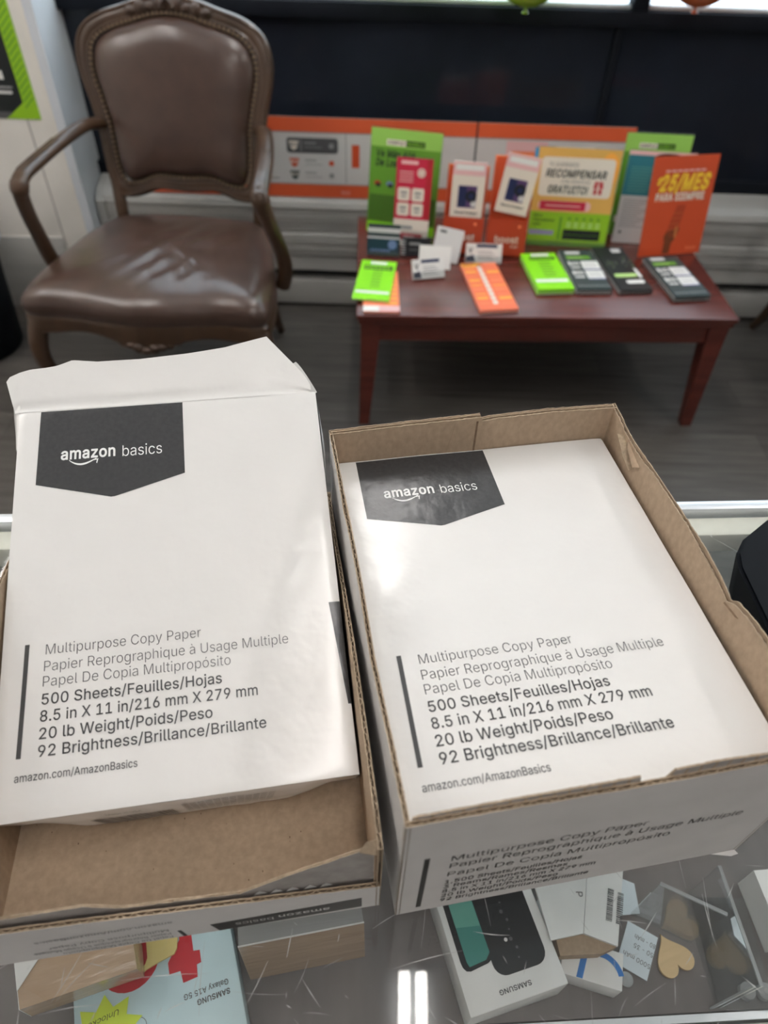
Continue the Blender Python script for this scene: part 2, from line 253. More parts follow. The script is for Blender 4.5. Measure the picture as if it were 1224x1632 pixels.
3453 218,-7,171,-7;133,10,94,26;70,57,46,88;44,132;109,132,112,105;126,87,141,69;165,59,189,50;219,50,250,50;275,61,300,72;315,93,329,114;329,145,329,173;316,196,303,220;275,234,247,248;201,248;157,248;157,299;288,448;288,452;70,452;70,509;372,509;372,461;211,278;211,289,268,295;308,276,349,257;371,222,393,188;393,145,393,100;370,66,348,32;309,12,269,-7
4453 40,105;40,158;247,509;311,509;109,166;109,163;413,163;413,105|282,0;282,121;282,146;282,318;343,318;343,0
5453 221,-7,176,-7;140,11,104,29;83,60,61,91;60,130;122,130,124,107;138,89,152,71;173,60,195,50;221,50,252,50;276,64,300,79;314,104,328,130;328,162,328,195;314,221,299,247;275,262,250,277;218,277,192,277;167,268,143,260;128,246;67,253;96,509;366,509;366,452;151,452;134,301;136,301,153,316;178,325,202,334;229,334,264,334;294,321,323,308;345,285,367,262;379,231,391,200;391,163,391,114;369,76,347,37;309,15,270,-7
6453 226,-7,179,-7;142,15,105,36;84,74,64,113;64,162,64,198;80,239,96,280;137,340;252,509;322,509;151,261;145,261,152,276;165,288,178,300;196,307,213,314;235,314,281,314;316,295,350,275;370,240,389,205;389,157,389,110;368,73,347,36;310,14,273,-7|226,48,256,48;279,63,301,77;314,101,327,126;327,157,327,189;314,213,301,238;279,251,256,265;226,265,197,265;174,252,151,238;138,214,125,190;125,158,125,126;138,102,151,77;174,63,197,48
7453 97,0;323,448;323,452;62,452;62,509;391,509;391,449;165,0
8453 226,-7,175,-7;136,11,96,30;74,62,52,94;52,135,52,168;65,195,78,223;101,241,124,259;153,265;153,267,115,276;93,308,70,339;70,380,70,419;90,450,111,480;146,498,181,516;226,516,271,516;306,498,341,480;361,450,382,419;382,380,382,340;359,308,337,276;300,267;300,265,328,259;351,241,374,223;387,195,401,168;401,135,401,94;378,62,356,30;317,11,278,-7|226,49,260,49;285,60,309,71;323,91,337,112;337,139,337,167;322,189,308,210;283,223,258,235;226,235,194,235;169,223,144,210;130,189,115,167;115,139,115,112;129,91,142,71;167,60,192,49|226,290,253,290;274,300,295,311;307,330,319,350;319,376,319,401;308,420,296,439;275,449,254,460;226,460,198,460;177,449,156,439;145,420,133,401;133,376,133,350;145,330,156,311;178,300,199,290
9453 226,516,273,516;310,494,347,473;368,434,389,396;389,347,389,310;373,270,356,229;315,168;200,0;130,0;301,248;307,248,300,233;287,221,274,209;257,202,239,195;218,195,172,195;137,214,102,234;83,269,64,304;64,352,64,399;85,436,106,473;143,494,179,516|226,460,197,460;174,446,151,432;138,407,125,383;125,352,125,320;138,295,151,271;174,257,197,243;226,243,256,243;279,257,301,271;314,295,327,319;327,350,327,382;314,407,301,432;279,446,256,460
/249 235,533;71,-76;14,-76;178,533
.188 95,-4,76,-4;63,9,50,22;50,41,50,60;63,73,76,87;95,87,114,87;128,73,141,60;141,41,141,22;128,9,114,-4
,188 38,-119;68,71;137,71;84,-119
-453 337,244;337,188;114,188;114,244
$447 202,-74;202,583;244,583;244,-74|224,-9,168,-9;128,9,87,27;64,60,41,93;38,137;104,137,107,107;123,88,140,68;166,59,193,49;224,49,258,49;286,60,313,71;329,92,346,112;346,139,346,164;332,179,319,194;296,205,273,215;245,222;184,239,121,257;86,289,52,322;52,372,52,416;75,448,98,480;138,498,177,516;227,516,278,516;316,498,355,480;377,449,399,418;401,378;337,378,333,416;302,437,271,459;225,459,192,459;167,448,142,437;129,418,115,399;115,376,115,350;131,334,147,318;169,308,192,299;212,293;264,279,286,273;312,264,337,254;359,238,381,222;395,198,408,173;408,139,408,97;386,64,365,30;323,11,282,-9
!196 67,160;63,509;132,509;128,160|98,-4,79,-4;66,9,52,22;52,41,52,60;66,73,79,86;98,86,117,86;130,73,143,60;143,41,143,22;130,9,117,-4
:188 95,-4,76,-4;63,9,50,22;50,41,50,60;63,73,76,87;95,87,114,87;128,73,141,60;141,41,141,22;128,9,114,-4|95,271,76,271;63,284,50,297;50,316,50,335;63,349,76,362;95,362,114,362;128,349,141,335;141,316,141,297;128,284,114,271
+453 198,34;198,364;255,364;255,34|61,172;61,226;391,226;391,172
%676 175,283,143,283;121,297,98,311;86,335,75,359;75,388;75,412,75,441;87,464,98,488;121,503,143,517;175,517,208,517;230,503,253,488;264,464,276,441;276,412;276,388,276,359;264,335,252,311;230,297,208,283|175,327,201,327;212,346,223,364;223,388;223,412,223,436;213,454,202,473;175,473,150,473;138,454,127,436;127,412;127,388,127,364;138,346,149,327|501,-10,469,-10;446,5,424,19;412,43,400,67;400,95;400,120,400,149;412,172,424,196;447,210,469,225;501,225,534,225;556,210,578,196;590,172,601,149;601,120;601,95,601,67;589,43,578,19;555,5,533,-10|501,35,527,35;538,53,549,71;549,95;549,120,549,144;538,162,527,180;501,180,476,180;464,162,453,144;453,120;453,95,453,71;464,53,475,35|132,0;482,509;540,509;191,0
&448 197,-7,147,-7;110,12,74,30;54,62,34,94;34,133,34,166;47,189,61,213;85,235,109,256;140,279;216,335,226,342;237,352,247,362;255,375,262,388;262,405,262,429;245,445,229,461;201,461,183,461;168,453,153,445;145,431,137,417;137,399,137,380;145,363,154,346;169,327,184,308;204,284;438,0;364,0;171,231;121,293,99,319;87,344,75,369;75,398,75,432;91,458,106,484;134,499,163,513;200,513,238,513;266,499,293,484;308,459,324,435;324,404,324,381;315,362,307,342;291,325,276,308;256,293;154,217,123,194;110,174,97,155;97,131,97,107;109,87,122,68;143,57,165,46;193,46,223,46;251,59,279,72;301,95,323,119;336,151,349,184;349,224;408,224,408,176;397,144,385,112;371,92,356,73;345,62;333,47,308,20;271,7,234,-7
*453 201,223;206,331;114,272;89,315;186,365;89,415;114,459;206,400;201,509;250,509;246,400;337,459;362,415;266,365;362,315;337,272;246,331;250,223
#440 242,0;326,509;377,509;294,0|10,140;19,192;400,192;391,140|64,0;147,509;198,509;115,0|40,316;49,368;429,368;421,316
'206 78,318;70,509;136,509;128,318
à389 160,-9,124,-9;94,5,65,18;48,45,30,71;30,108,30,141;43,161,56,181;78,193,99,205;125,211,152,216;178,220,212,224;234,227,255,229;265,235,276,241;276,255;276,257,276,280;267,297,258,313;240,322,222,331;196,331,169,331;149,322,130,314;118,301,105,288;100,274;41,291,54,326;79,346,103,366;133,375,163,384;194,384,214,384;239,379,264,374;286,360,308,347;322,320,337,294;337,251;337,0;277,0;277,52;272,52,266,39;252,25,238,11;215,1,193,-9|170,45,205,45;228,59,251,72;263,93,276,114;276,138;276,190,272,185;259,182,247,179;231,176,215,173;200,171,185,169;175,168,154,165;134,159,115,152;103,139,92,127;92,105,92,85;102,72,112,59;130,52,147,45|165,429;99,529;168,529;215,429
ó415 207,-8,156,-8;117,16,78,41;56,85,34,129;34,187,34,247;56,291,78,335;117,360,156,384;207,384,259,384;299,360,338,335;359,291,381,247;381,187,381,129;359,85,338,41;299,16,259,-8|207,46,245,46;270,66,295,85;307,117,319,150;319,187,319,226;307,258,295,291;270,310,245,330;207,330,170,330;145,310,121,291;108,258,96,226;96,187,96,150;108,117,121,85;145,66,170,46|181,429;228,529;297,529;231,429
á389 160,-9,124,-9;94,5,65,18;48,45,30,71;30,108,30,141;43,161,56,181;78,193,99,205;125,211,152,216;178,220,212,224;234,227,255,229;265,235,276,241;276,255;276,257,276,280;267,297,258,313;240,322,222,331;196,331,169,331;149,322,130,314;118,301,105,288;100,274;41,291,54,326;79,346,103,366;133,375,163,384;194,384,214,384;239,379,264,374;286,360,308,347;322,320,337,294;337,251;337,0;277,0;277,52;272,52,266,39;252,25,238,11;215,1,193,-9|170,45,205,45;228,59,251,72;263,93,276,114;276,138;276,190,272,185;259,182,247,179;231,176,215,173;200,171,185,169;175,168,154,165;134,159,115,152;103,139,92,127;92,105,92,85;102,72,112,59;130,52,147,45|162,429;210,529;278,529;212,429
é404 212,-8,157,-8;117,16,77,41;56,85,34,129;34,187,34,245;55,290,76,334;115,359,154,384;205,384,236,384;266,374,295,364;319,341,343,318;357,282,371,245;371,194;371,169;75,169;75,221;338,221;310,202,310,240;298,269,286,297;263,314,239,330;205,330,171,330;146,313,122,297;109,270,96,242;96,211;96,178,96,136;110,106,125,77;151,61,177,46;212,46,235,46;254,53,272,59;285,73,299,86;306,105;365,91,356,61;335,39,314,17;283,4,251,-8|177,429;225,529;293,529;227,429
ñ410 114,227;114,0;53,0;53,379;112,379;112,287;102,287,120,340;152,362,184,384;227,384,266,384;295,369,324,353;341,321,357,289;357,240;357,0;296,0;296,235,296,280;273,304,250,329;210,329,183,329;161,317,139,306;126,283,114,260|250,446,237,446;225,450,213,455;202,460,191,466;182,470,173,475;167,475,158,475;153,466,149,457;149,448;106,448,107,478;120,498,133,518;161,518,174,518;185,514,197,510;207,504,216,498;226,494,235,490;243,490,252,490;256,496,260,503;262,517;304,517,303,485;289,466,275,446
¡196 64,-125;68,222;129,222;133,-125|98,296,79,296;66,309,52,323;52,342,52,361;66,374,79,388;98,388,117,388;131,374,144,361;144,342,144,323;131,309,117,296
 188
"""
GLYPH = {}
for row in GLYPHS.strip('\n').split('\n'):
    GLYPH[row[0]] = (int(row[1:].split(' ')[0]), row[1:].split(' ')[1] if ' ' in row[1:] else '')
_gc, _tc = {}, {}
def glyph_mesh(ch, weight):
    """outline -> polygon, grown or thinned by weight, holes kept"""
    if (ch, weight) in _gc:
        return _gc[(ch, weight)]
    loops = []
    for sp in GLYPH[ch][1].split('|') if GLYPH[ch][1] else ():
        pts = [tuple(float(q)/1000 for q in p.split(',')) for p in sp.split(';')]
        lp = []
        for i, p in enumerate(pts):
            q = pts[(i+1) % len(pts)]
            lp.append(Vector(p[:2]))
            if len(p) == 4:
                for t in (0.25, 0.5, 0.75):
                    lp.append(Vector(p[:2])*(1-t)**2+Vector(p[2:4])*2*t*(1-t)+Vector(q[:2])*t*t)
        cl = []
        for v in lp:
            if not cl or (v-cl[-1]).length > 0.004:
                cl.append(v)
        if (cl[0]-cl[-1]).length < 0.004:
            cl.pop()
        ar = sum(cl[i-1].x*cl[i].y-cl[i].x*cl[i-1].y for i in range(len(cl)))/2
        loops.append((ar, cl))
    if not loops:
        return [], []
    sg = 1 if max(loops, key=lambda l: abs(l[0]))[0] > 0 else -1
    grown = []
    for ar, cl in loops:
        n = len(cl)
        out = []
        for i in range(n):
            a, b = (cl[i]-cl[i-1]).normalized(), (cl[(i+1) % n]-cl[i]).normalized()
            na, nb = Vector((a.y, -a.x))*sg, Vector((b.y, -b.x))*sg
            h = na+nb
            k = h.length_squared
            out.append(cl[i]+h*(weight*2/max(k, 0.9)))
        grown.append((ar*sg > 0, out))
    pts = [v for _, lp in grown for v in lp]
    edges, k = [], 0
    for _, lp in grown:
        edges += [(k+q, k+(q+1) % len(lp)) for q in range(len(lp))]
        k += len(lp)
    cv, ce, cf = geometry.delaunay_2d_cdt(pts, edges, [], 0, 1e-6)[:3]
    def winding(p):
        w = 0
        for _, lp in grown:
            for q in range(len(lp)):
                a, b = lp[q-1], lp[q]
                if (a.y > p.y) != (b.y > p.y) and p.x < (b.x-a.x)*(p.y-a.y)/(b.y-a.y)+a.x:
                    w += 1 if b.y > a.y else -1
        return w
    vs, fs = [(v.x, v.y) for v in cv], []
    for f in cf:
        if winding(sum((cv[q] for q in f), Vector((0, 0)))/len(f)) != 0:
            a, b, c = (cv[q] for q in f[:3])
            cr = (b.x-a.x)*(c.y-a.y)-(b.y-a.y)*(c.x-a.x)
            fs.append(tuple(f) if cr > 0 else tuple(f)[::-1])
    _gc[(ch, weight)] = (vs, fs)
    return vs, fs
def text_mesh(body, weight):
    key = (body, weight)
    if key not in _tc:
        x, vs, fs = 0.0, [], []
        for ch in body:
            ch = ch if ch in GLYPH else ' '
            gv, gf = glyph_mesh(ch, weight)
            k = len(vs)
            vs += [(a+x, b) for a, b in gv]
            fs += [tuple(q+k for q in f) for f in gf]
            x += GLYPH[ch][0]/1000 + max(0, weight)*1.2
        _tc[key] = (vs, fs, x)
    return _tc[key]

# ------------------------------------------------------------------ mesh builder
class MB:
    def __init__(self):
        self.v, self.f, self.m, self.s = [], [], [], []
        self.T = Matrix.Identity(4)
    def add(self, vs, fs, m, smooth=False):
        o = len(self.v)
        self.v += [self.T @ Vector(v) for v in vs]
        for f in fs:
            self.f.append([i+o for i in f])
            self.m.append(m)
            self.s.append(smooth)
    def bm(self, b, m, smooth=False):
        b.verts.index_update()
        self.add([v.co.copy() for v in b.verts], [[v.index for v in f.verts] for f in b.faces], m, smooth)
        b.free()
    def box(self, c, d, m, bev=0.0, rot=None, seg=2):
        b = bmesh.new()
        bmesh.ops.create_cube(b, size=1)
        for v in b.verts:
            v.co = Vector((v.co.x*d[0], v.co.y*d[1], v.co.z*d[2]))
        if bev > 0:
            bmesh.ops.bevel(b, geom=list(b.edges), offset=min(bev, min(d)*0.49), segments=seg, affect='EDGES', profile=0.5)
        M = Matrix.Translation(c) @ (rot.to_4x4() if rot else Matrix.Identity(4))
        bmesh.ops.transform(b, matrix=M, verts=b.verts)
        self.bm(b, m, bev > 0)
    def quad(self, a, b, c, d, m):
        self.add([a, b, c, d], [(0, 1, 2, 3)], m)
    def poly(self, pts, m):
        self.add(pts, [tuple(range(len(pts)))], m)
    def prism(self, pts, vec, m, smooth=False):
        n = len(pts)
        vec = Vector(vec)
        vs = [Vector(p) for p in pts] + [Vector(p)+vec for p in pts]
        fs = [tuple(range(n-1, -1, -1)), tuple(range(n, 2*n))] + [(i, (i+1) % n, n+(i+1) % n, n+i) for i in range(n)]
        self.add(vs, fs, m, smooth)
    def grid(self, nu, nv, fn, m, smooth=True, flip=False):
        vs = [fn(i/nu, j/nv) for j in range(nv+1) for i in range(nu+1)]
        fs = []
        for j in range(nv):
            for i in range(nu):
                a = j*(nu+1)+i
                q = (a, a+1, a+nu+2, a+nu+1)
                fs.append(q[::-1] if flip else q)
        self.add(vs, fs, m, smooth)
    def tube(self, path, rad, m, seg=10, closed=False, cap=True, up=None):
        """sweep of an ellipse; rad = number, or list of number / (a, b)"""
        P = [Vector(p) for p in path]
        n = len(P)
        vs, fs = [], []
        prev = None
        for i in range(n):
            if closed:
                t = P[(i+1) % n]-P[i-1]
            else:
                t = P[min(i+1, n-1)]-P[max(i-1, 0)]
            t.normalize()
            if up is not None:
                a = Vector(up).cross(t)
            elif prev is None:
                a = (Vector((0, 0, 1)) if abs(t.z) < 0.9 else Vector((1, 0, 0))).cross(t)
            else:
                a = prev - t*prev.dot(t)
            a.normalize()
            prev = a
            b = t.cross(a)
            r = rad[i] if isinstance(rad, list) else rad
            ra, rb = r if isinstance(r, tuple) else (r, r)
            for k in range(seg):
                an = 2*math.pi*k/seg
                vs.append(P[i]+a*(ra*math.cos(an))+b*(rb*math.sin(an)))
        for i in range(n if closed else n-1):
            for k in range(seg):
                j = (i+1) % n
                fs.append((i*seg+k, i*seg+(k+1) % seg, j*seg+(k+1) % seg, j*seg+k))
        if cap and not closed:
            fs.append(tuple(range(seg-1, -1, -1)))
            fs.append(tuple((n-1)*seg+k for k in range(seg)))
        self.add(vs, fs, m, True)
    def lathe(self, prof, c, m, seg=32, smooth=True):
        vs, fs = [], []
        for r, z in prof:
            for k in range(seg):
                a = 2*math.pi*k/seg
                vs.append((c[0]+r*math.cos(a), c[1]+r*math.sin(a), c[2]+z))
        for i in range(len(prof)-1):
            for k in range(seg):
                fs.append((i*seg+k, i*seg+(k+1) % seg, (i+1)*seg+(k+1) % seg, (i+1)*seg+k))
        self.add(vs, fs, m, smooth)
    def ball(self, c, r, m, sc=(1, 1, 1), seg=12, rings=8):
        b = bmesh.new()
        bmesh.ops.create_uvsphere(b, u_segments=seg, v_segments=rings, radius=r)
        for v in b.verts:
            v.co = Vector((v.co.x*sc[0]+c[0], v.co.y*sc[1]+c[1], v.co.z*sc[2]+c[2]))
        self.bm(b, m, True)
    def text(self, body, fn, x, y, cap, m, width=None, weight=0.0, align='L', slant=0.0):
        """lettering on a surface: fn maps sheet (x, y) to a point"""
        vs, fs, adv = text_mesh(body, weight)
        s = cap/0.509
        xs = s if width is None else width/adv
        w = adv*xs
        x0 = x - (w if align == 'R' else w/2 if align == 'C' else 0)
        self.add([fn(x0+vx*xs+slant*vy*s, y+vy*s) for vx, vy in vs], fs, m)
    def build(self, name, parent=None, loc=None, rotz=0.0, auto=True):
        me = bpy.data.meshes.new(name)
        names = sorted(set(self.m))
        me.from_pydata([tuple(v) for v in self.v], [], self.f)
        for n in names:
            me.materials.append(MATS[n])
        ix = {n: i for i, n in enumerate(names)}
        me.polygons.foreach_set('material_index', [ix[n] for n in self.m])
        me.polygons.foreach_set('use_smooth', self.s)
        me.update()
        try:
            me.set_sharp_from_angle(angle=R(42))
        except Exception:
            pass
        ob = bpy.data.objects.new(name, me)
        COL.objects.link(ob)
        if parent:
            ob.parent = parent
        if loc:
            ob.location = loc
        ob.rotation_euler.z = rotz
        return ob

def tag(o, label, cat, group=None, kind=None):
    o['label'] = label
    o['category'] = cat
    if group:
        o['group'] = group
    if kind:
        o['kind'] = kind
    return o
def thing(name, label, cat, loc=(0, 0, 0), rotz=0.0, group=None):
    o = bpy.data.objects.new(name, None)
    o.empty_display_size = 0.05
    COL.objects.link(o)
    o.location = loc
    o.rotation_euler.z = rotz
    return tag(o, label, cat, group)
def struct(o):
    o['kind'] = 'structure'
    return o
def nz(x, y, z=0.0):
    return noise.noise(Vector((x, y, z)))

# ------------------------------------------------------------------ the room
def plank_floor():
    m = mat('floor_planks', (0.10, 0.092, 0.085), 0.5, spec=0.4)
    nt = m.node_tree
    b = nt.nodes['Principled BSDF']
    tc = nt.nodes.new('ShaderNodeTexCoord')
    br = nt.nodes.new('ShaderNodeTexBrick')
    br.offset = 0.37
    br.inputs['Color1'].default_value = (0.094, 0.084, 0.075, 1)
    br.inputs['Color2'].default_value = (0.066, 0.058, 0.052, 1)
    br.inputs['Mortar'].default_value = (0.035, 0.032, 0.030, 1)
    br.inputs['Scale'].default_value = 1.0
    br.inputs['Mortar Size'].default_value = 0.0012
    br.inputs['Brick Width'].default_value = 1.2
    br.inputs['Row Height'].default_value = 0.15
    nt.links.new(tc.outputs['Object'], br.inputs['Vector'])
    mp = nt.nodes.new('ShaderNodeMapping')
    mp.inputs['Scale'].default_value = (1.6, 22, 1)
    nt.links.new(tc.outputs['Object'], mp.inputs['Vector'])
    nzt = nt.nodes.new('ShaderNodeTexNoise')
    nzt.inputs['Scale'].default_value = 2.2
    nzt.inputs['Detail'].default_value = 8
    nzt.inputs['Roughness'].default_value = 0.65
    nt.links.new(mp.outputs['Vector'], nzt.inputs['Vector'])
    mr = nt.nodes.new('ShaderNodeMapRange')
    mr.inputs['From Min'].default_value = 0.3
    mr.inputs['From Max'].default_value = 0.7
    mr.inputs['To Min'].default_value = 0.6
    mr.inputs['To Max'].default_value = 1.4
    nt.links.new(nzt.outputs['Fac'], mr.inputs['Value'])
    vm = nt.nodes.new('ShaderNodeVectorMath')
    vm.operation = 'SCALE'
    nt.links.new(br.outputs['Color'], vm.inputs[0])
    nt.links.new(mr.outputs['Result'], vm.inputs['Scale'])
    nt.links.new(vm.outputs['Vector'], b.inputs['Base Color'])
plank_floor()
m = MB(); m.box((0.6, 0.3, -0.02), (6.2, 5.2, 0.04), 'floor_planks'); struct(m.build('floor'))
m = MB(); m.box((0.6, 0.3, 2.63), (6.2, 5.2, 0.06), 'ceiling_white'); struct(m.build('ceiling'))
m = MB(); m.box((-2.0, 2.55, 1.3), (1.805, 0.2, 2.6), 'wall_white')
m.box((-1.0825, 2.585, 1.3), (0.029, 0.271, 2.6), 'reveal_daylight_tint')
struct(m.build('wall_left'))
m = MB(); m.box((-1.186, 2.4495, 1.3), (0.003, 0.002, 2.6), 'grey_ply'); struct(m.build('trim_2'))
m = MB(); m.box((-1.9, 2.445, 0.14), (1.42, 0.012, 0.28), 'heater_enamel', 0.003); struct(m.build('baseboard_left'))
m = MB(); m.box((-2.5, 0.3, 1.3), (0.05, 4.4, 2.6), 'wall_white'); struct(m.build('wall_far_left'))
m = MB(); m.box((3.7, 0.3, 1.3), (0.05, 4.9, 2.6), 'wall_white'); struct(m.build('wall_right'))
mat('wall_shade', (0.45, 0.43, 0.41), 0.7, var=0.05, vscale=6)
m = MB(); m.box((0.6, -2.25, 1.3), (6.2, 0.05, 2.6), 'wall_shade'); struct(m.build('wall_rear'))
# window wall: plinth, black frame members, dark lower panels, bright upper panes
m = MB(); m.box((1.3, 2.70, 0.22), (4.8, 0.12, 0.44), 'wall_white'); struct(m.build('wall_back'))
m = MB()
m.box((1.3, 2.66, 0.455), (4.8, 0.06, 0.05), 'frame_black', 0.004)
m.box((1.3, 2.655, 0.953), (4.8, 0.07, 0.044), 'frame_black', 0.004)
m.box((1.3, 2.655, 2.50), (4.8, 0.07, 0.22), 'frame_black', 0.004)
for x in (0.735, 2.2, 3.66):
    m.box((x, 2.655, 1.7), (0.05, 0.075, 1.45), 'frame_black', 0.004)
m.box((0.69, 2.652, 0.71), (0.022, 0.03, 0.5), 'frame_black', 0.004)
struct(m.build('trim_1'))
def window(name, x0, x1):
    m = MB()
    m.box(((x0+x1)/2, 2.668, 1.685), (x1-x0-0.01, 0.012, 1.43), 'sky_pane')
    ob = struct(m.build(name))
    f = MB()
    f.box(((x0+x1)/2, 2.652, 0.982), (x1-x0, 0.026, 0.012), 'frame_white', 0.003)
    f.box(((x0+x1)/2, 2.650, 2.385), (x1-x0, 0.03, 0.022), 'frame_white', 0.004)
    f.box((x0+0.011, 2.650, 1.69), (0.022, 0.03, 1.36), 'frame_white', 0.004)
    f.box((x1-0.011, 2.650, 1.69), (0.022, 0.03, 1.36), 'frame_white', 0.004)
    f.build('window_frame', ob)
window('window_1', -1.06, 0.71)
window('window_2', 0.76, 2.175)
window('window_3', 2.225, 3.635)
def dark_panel(name, x0, x1):
    m = MB(); m.box(((x0+x1)/2, 2.662, 0.71), (x1-x0, 0.012, 0.47), 'dark_glass'); struct(m.build(name))
dark_panel('window_4', -1.09, 0.68)
dark_panel('window_5', 0.70, 2.2)
dark_panel('window_6', 2.2, 3.66)

# ------------------------------------------------------------------ ceiling strip lights
def strip_light(loc, ln, label):
    t = thing('ceiling_light', label, 'light', loc, 0, 'fluorescent strip lights on the ceiling')
    m = MB(); m.box((0, 0, -0.025), (0.16, ln+0.08, 0.05), 'frame_white', 0.008); m.build('housing', t)
    for s in (-1, 1):
        m = MB(); m.tube([(s*0.021, -ln/2, -0.075), (s*0.021, ln/2, -0.075)], 0.013, 'tube_light', seg=12); m.build('tube', t)
        for e in (-1, 1):
            m = MB()
            m.box((s*0.021, e*(ln/2+0.012), -0.06), (0.026, 0.022, 0.05), 'frame_white', 0.004)
            m.build('lamp_holder', t)
mat('tube_light', (0.9, 0.9, 0.9), 0.4, emit=(1.0, 0.945, 0.905), es=TUBE, var=0.01)
strip_light((0.108, -0.21, 2.6), 1.2, 'fluorescent strip light on the ceiling over the counter')
strip_light((0.02, 1.95, 2.6), 1.2, 'fluorescent strip light on the ceiling above the low table')
strip_light((-1.35, 1.2, 2.6), 1.2, 'added strip light on the ceiling by the left wall, brightening that side')  # added for overhead brightness on the left, no fixture known here
strip_light((-2.1, 1.2, 2.6), 1.2, 'added strip light on the ceiling in the far left corner, brightening the left wall')  # unseen lamp added to brighten the left wall
strip_light((1.6, 0.9, 2.6), 1.2, 'added strip light on the ceiling towards the right wall, for more overhead light')  # unseen lamp added to balance the light from overhead
strip_light((-0.2, -1.75, 2.6), 1.0, 'added strip light on the ceiling by the rear wall, fill from behind')  # added as fill from behind the camera

# ------------------------------------------------------------------ baseboard heater along the window
t = thing('baseboard_heater', 'long pale grey stepped heater cover running under the dark windows', 'heater', (1.2, 2.55, 0))
prof = [(0.11, 0.445), (0.0, 0.418), (-0.028, 0.403), (-0.035, 0.385), (-0.030, 0.376), (-0.030, 0.302), (-0.022, 0.297), (-0.040, 0.288), (-0.041, 0.214),
        (-0.024, 0.206), (-0.034, 0.199), (-0.040, 0.156), (-0.034, 0.150), (0.02, 0.150)]
m = MB()
for i in range(len(prof)-1):
    (a, b), (c, d) = prof[i], prof[i+1]
    m.quad((-2.24, a, b), (2.45, a, b), (2.45, c, d), (-2.24, c, d), 'heater_enamel')
for z in (0.352, 0.338, 0.266, 0.236):
    m.box((0.1, -0.034 if z > 0.3 else -0.043, z), (4.66, 0.004, 0.003), 'heater_enamel')
m.build('cover', t)
m = MB(); m.box((0.1, 0.02, 0.134), (4.66, 0.03, 0.05), 'heater_dark'); m.build('air_slot', t)
m = MB(); m.box((0.1, -0.012, 0.063), (4.66, 0.056, 0.100), 'heater_enamel', 0.006); m.build('lower_panel', t)
m = MB()
pp = [(-2.262, a, b) for a, b in prof]+[(-2.262, 0.1, 0.0), (-2.262, -0.036, 0.0), (-2.262, -0.041, 0.15)]
m.prism([(-2.262, 0.11, 0.447), (-2.262, -0.0, 0.421), (-2.262, -0.04, 0.39), (-2.262, -0.045, 0.0), (-2.262, 0.11, 0.0)], (0.03, 0, 0), 'heater_enamel')
m.build('end_cap', t)

# ------------------------------------------------------------------ the glass counter (local x along the counter, y towards the shop)
YAW_C = R(4.06)
ctr = thing('display_counter', 'glass-topped display counter with a pale metal front edge and a dark shelf inside', 'counter', (0, 0.4676, 0), YAW_C)
m = MB()
m.box((0.1, -0.31, HC-0.0035), (3.0, 0.59, 0.007), 'counter_glass')
rs = random.Random(11)
for k in range(230):          # scratches worn into the glass
    x, y = rs.uniform(-0.36, 0.40), rs.uniform(-0.42, -0.30) if k % 5 else rs.uniform(-0.24, -0.04)
    a = rs.choice([rs.gauss(1.25, 0.3), rs.gauss(2.6, 0.5), rs.uniform(0, 3.1)])
    ln = rs.choice([0.004, 0.008, 0.012, 0.02, 0.035])*rs.uniform(0.6, 1.5)
    w = rs.uniform(0.00008, 0.00026)
    d = Vector((math.cos(a), math.sin(a), 0)); nn = Vector((-d.y, d.x, 0)); cv = rs.uniform(-0.15, 0.15)
    pts = [Vector((x, y, HC+0.0002))+d*(ln*q)+nn*(cv*ln*q*q) for q in (-0.5, -0.25, 0, 0.25, 0.5)]
    for i in range(4):
        wa, wb = w*(1-abs(i/4*2-1)*0.8), w*(1-abs((i+1)/4*2-1)*0.8)
        m.quad(pts[i]-nn*wa, pts[i+1]-nn*wb, pts[i+1]+nn*wb, pts[i]+nn*wa, 'scratch')
m.build('glass_top', ctr)
m = MB(); m.box((0.1, -0.0055, HC-0.008), (3.02, 0.011, 0.017), 'aluminium', 0.0015); m.build('edge_trim', ctr)['label'] = 'pale metal edge trim'
m = MB(); m.box((0.1, -0.026, HC-0.02), (3.0, 0.023, 0.025), 'rail_cream', 0.002); m.build('top_rail', ctr)
m = MB(); m.box((0.1, -0.013, 0.58), (3.0, 0.006, 0.74), 'case_glass'); m.build('front_glass', ctr)
m = MB(); m.box((0.1, -0.195, HC-0.289), (2.98, 0.342, 0.018), 'shelf_dark', 0.001); m.build('shelf', ctr)
m = MB(); m.box((0.1, -0.3925, HC-0.2957), (2.98, 0.034, 0.03), 'rail_cream', 0.002); m.build('back_rail', ctr)
m = MB(); m.box((0.1, -0.370, HC-0.2830), (2.98, 0.006, 0.006), 'aluminium'); m.build('shelf_edge', ctr)
m = MB(); m.box((0.1, -0.21, 0.10), (3.0, 0.40, 0.2), 'case_panel', 0.003); m.build('base', ctr)
for x in (-1.39, 1.59):
    m = MB()
    m.box((x, -0.3, 0.48), (0.02, 0.56, 0.955), 'case_panel', 0.002)
    m.build('end_panel', ctr)
m = MB(); m.box((0.1, -0.585, 0.92), (3.0, 0.02, 0.085), 'case_panel', 0.002); m.build('back_top_rail', ctr)

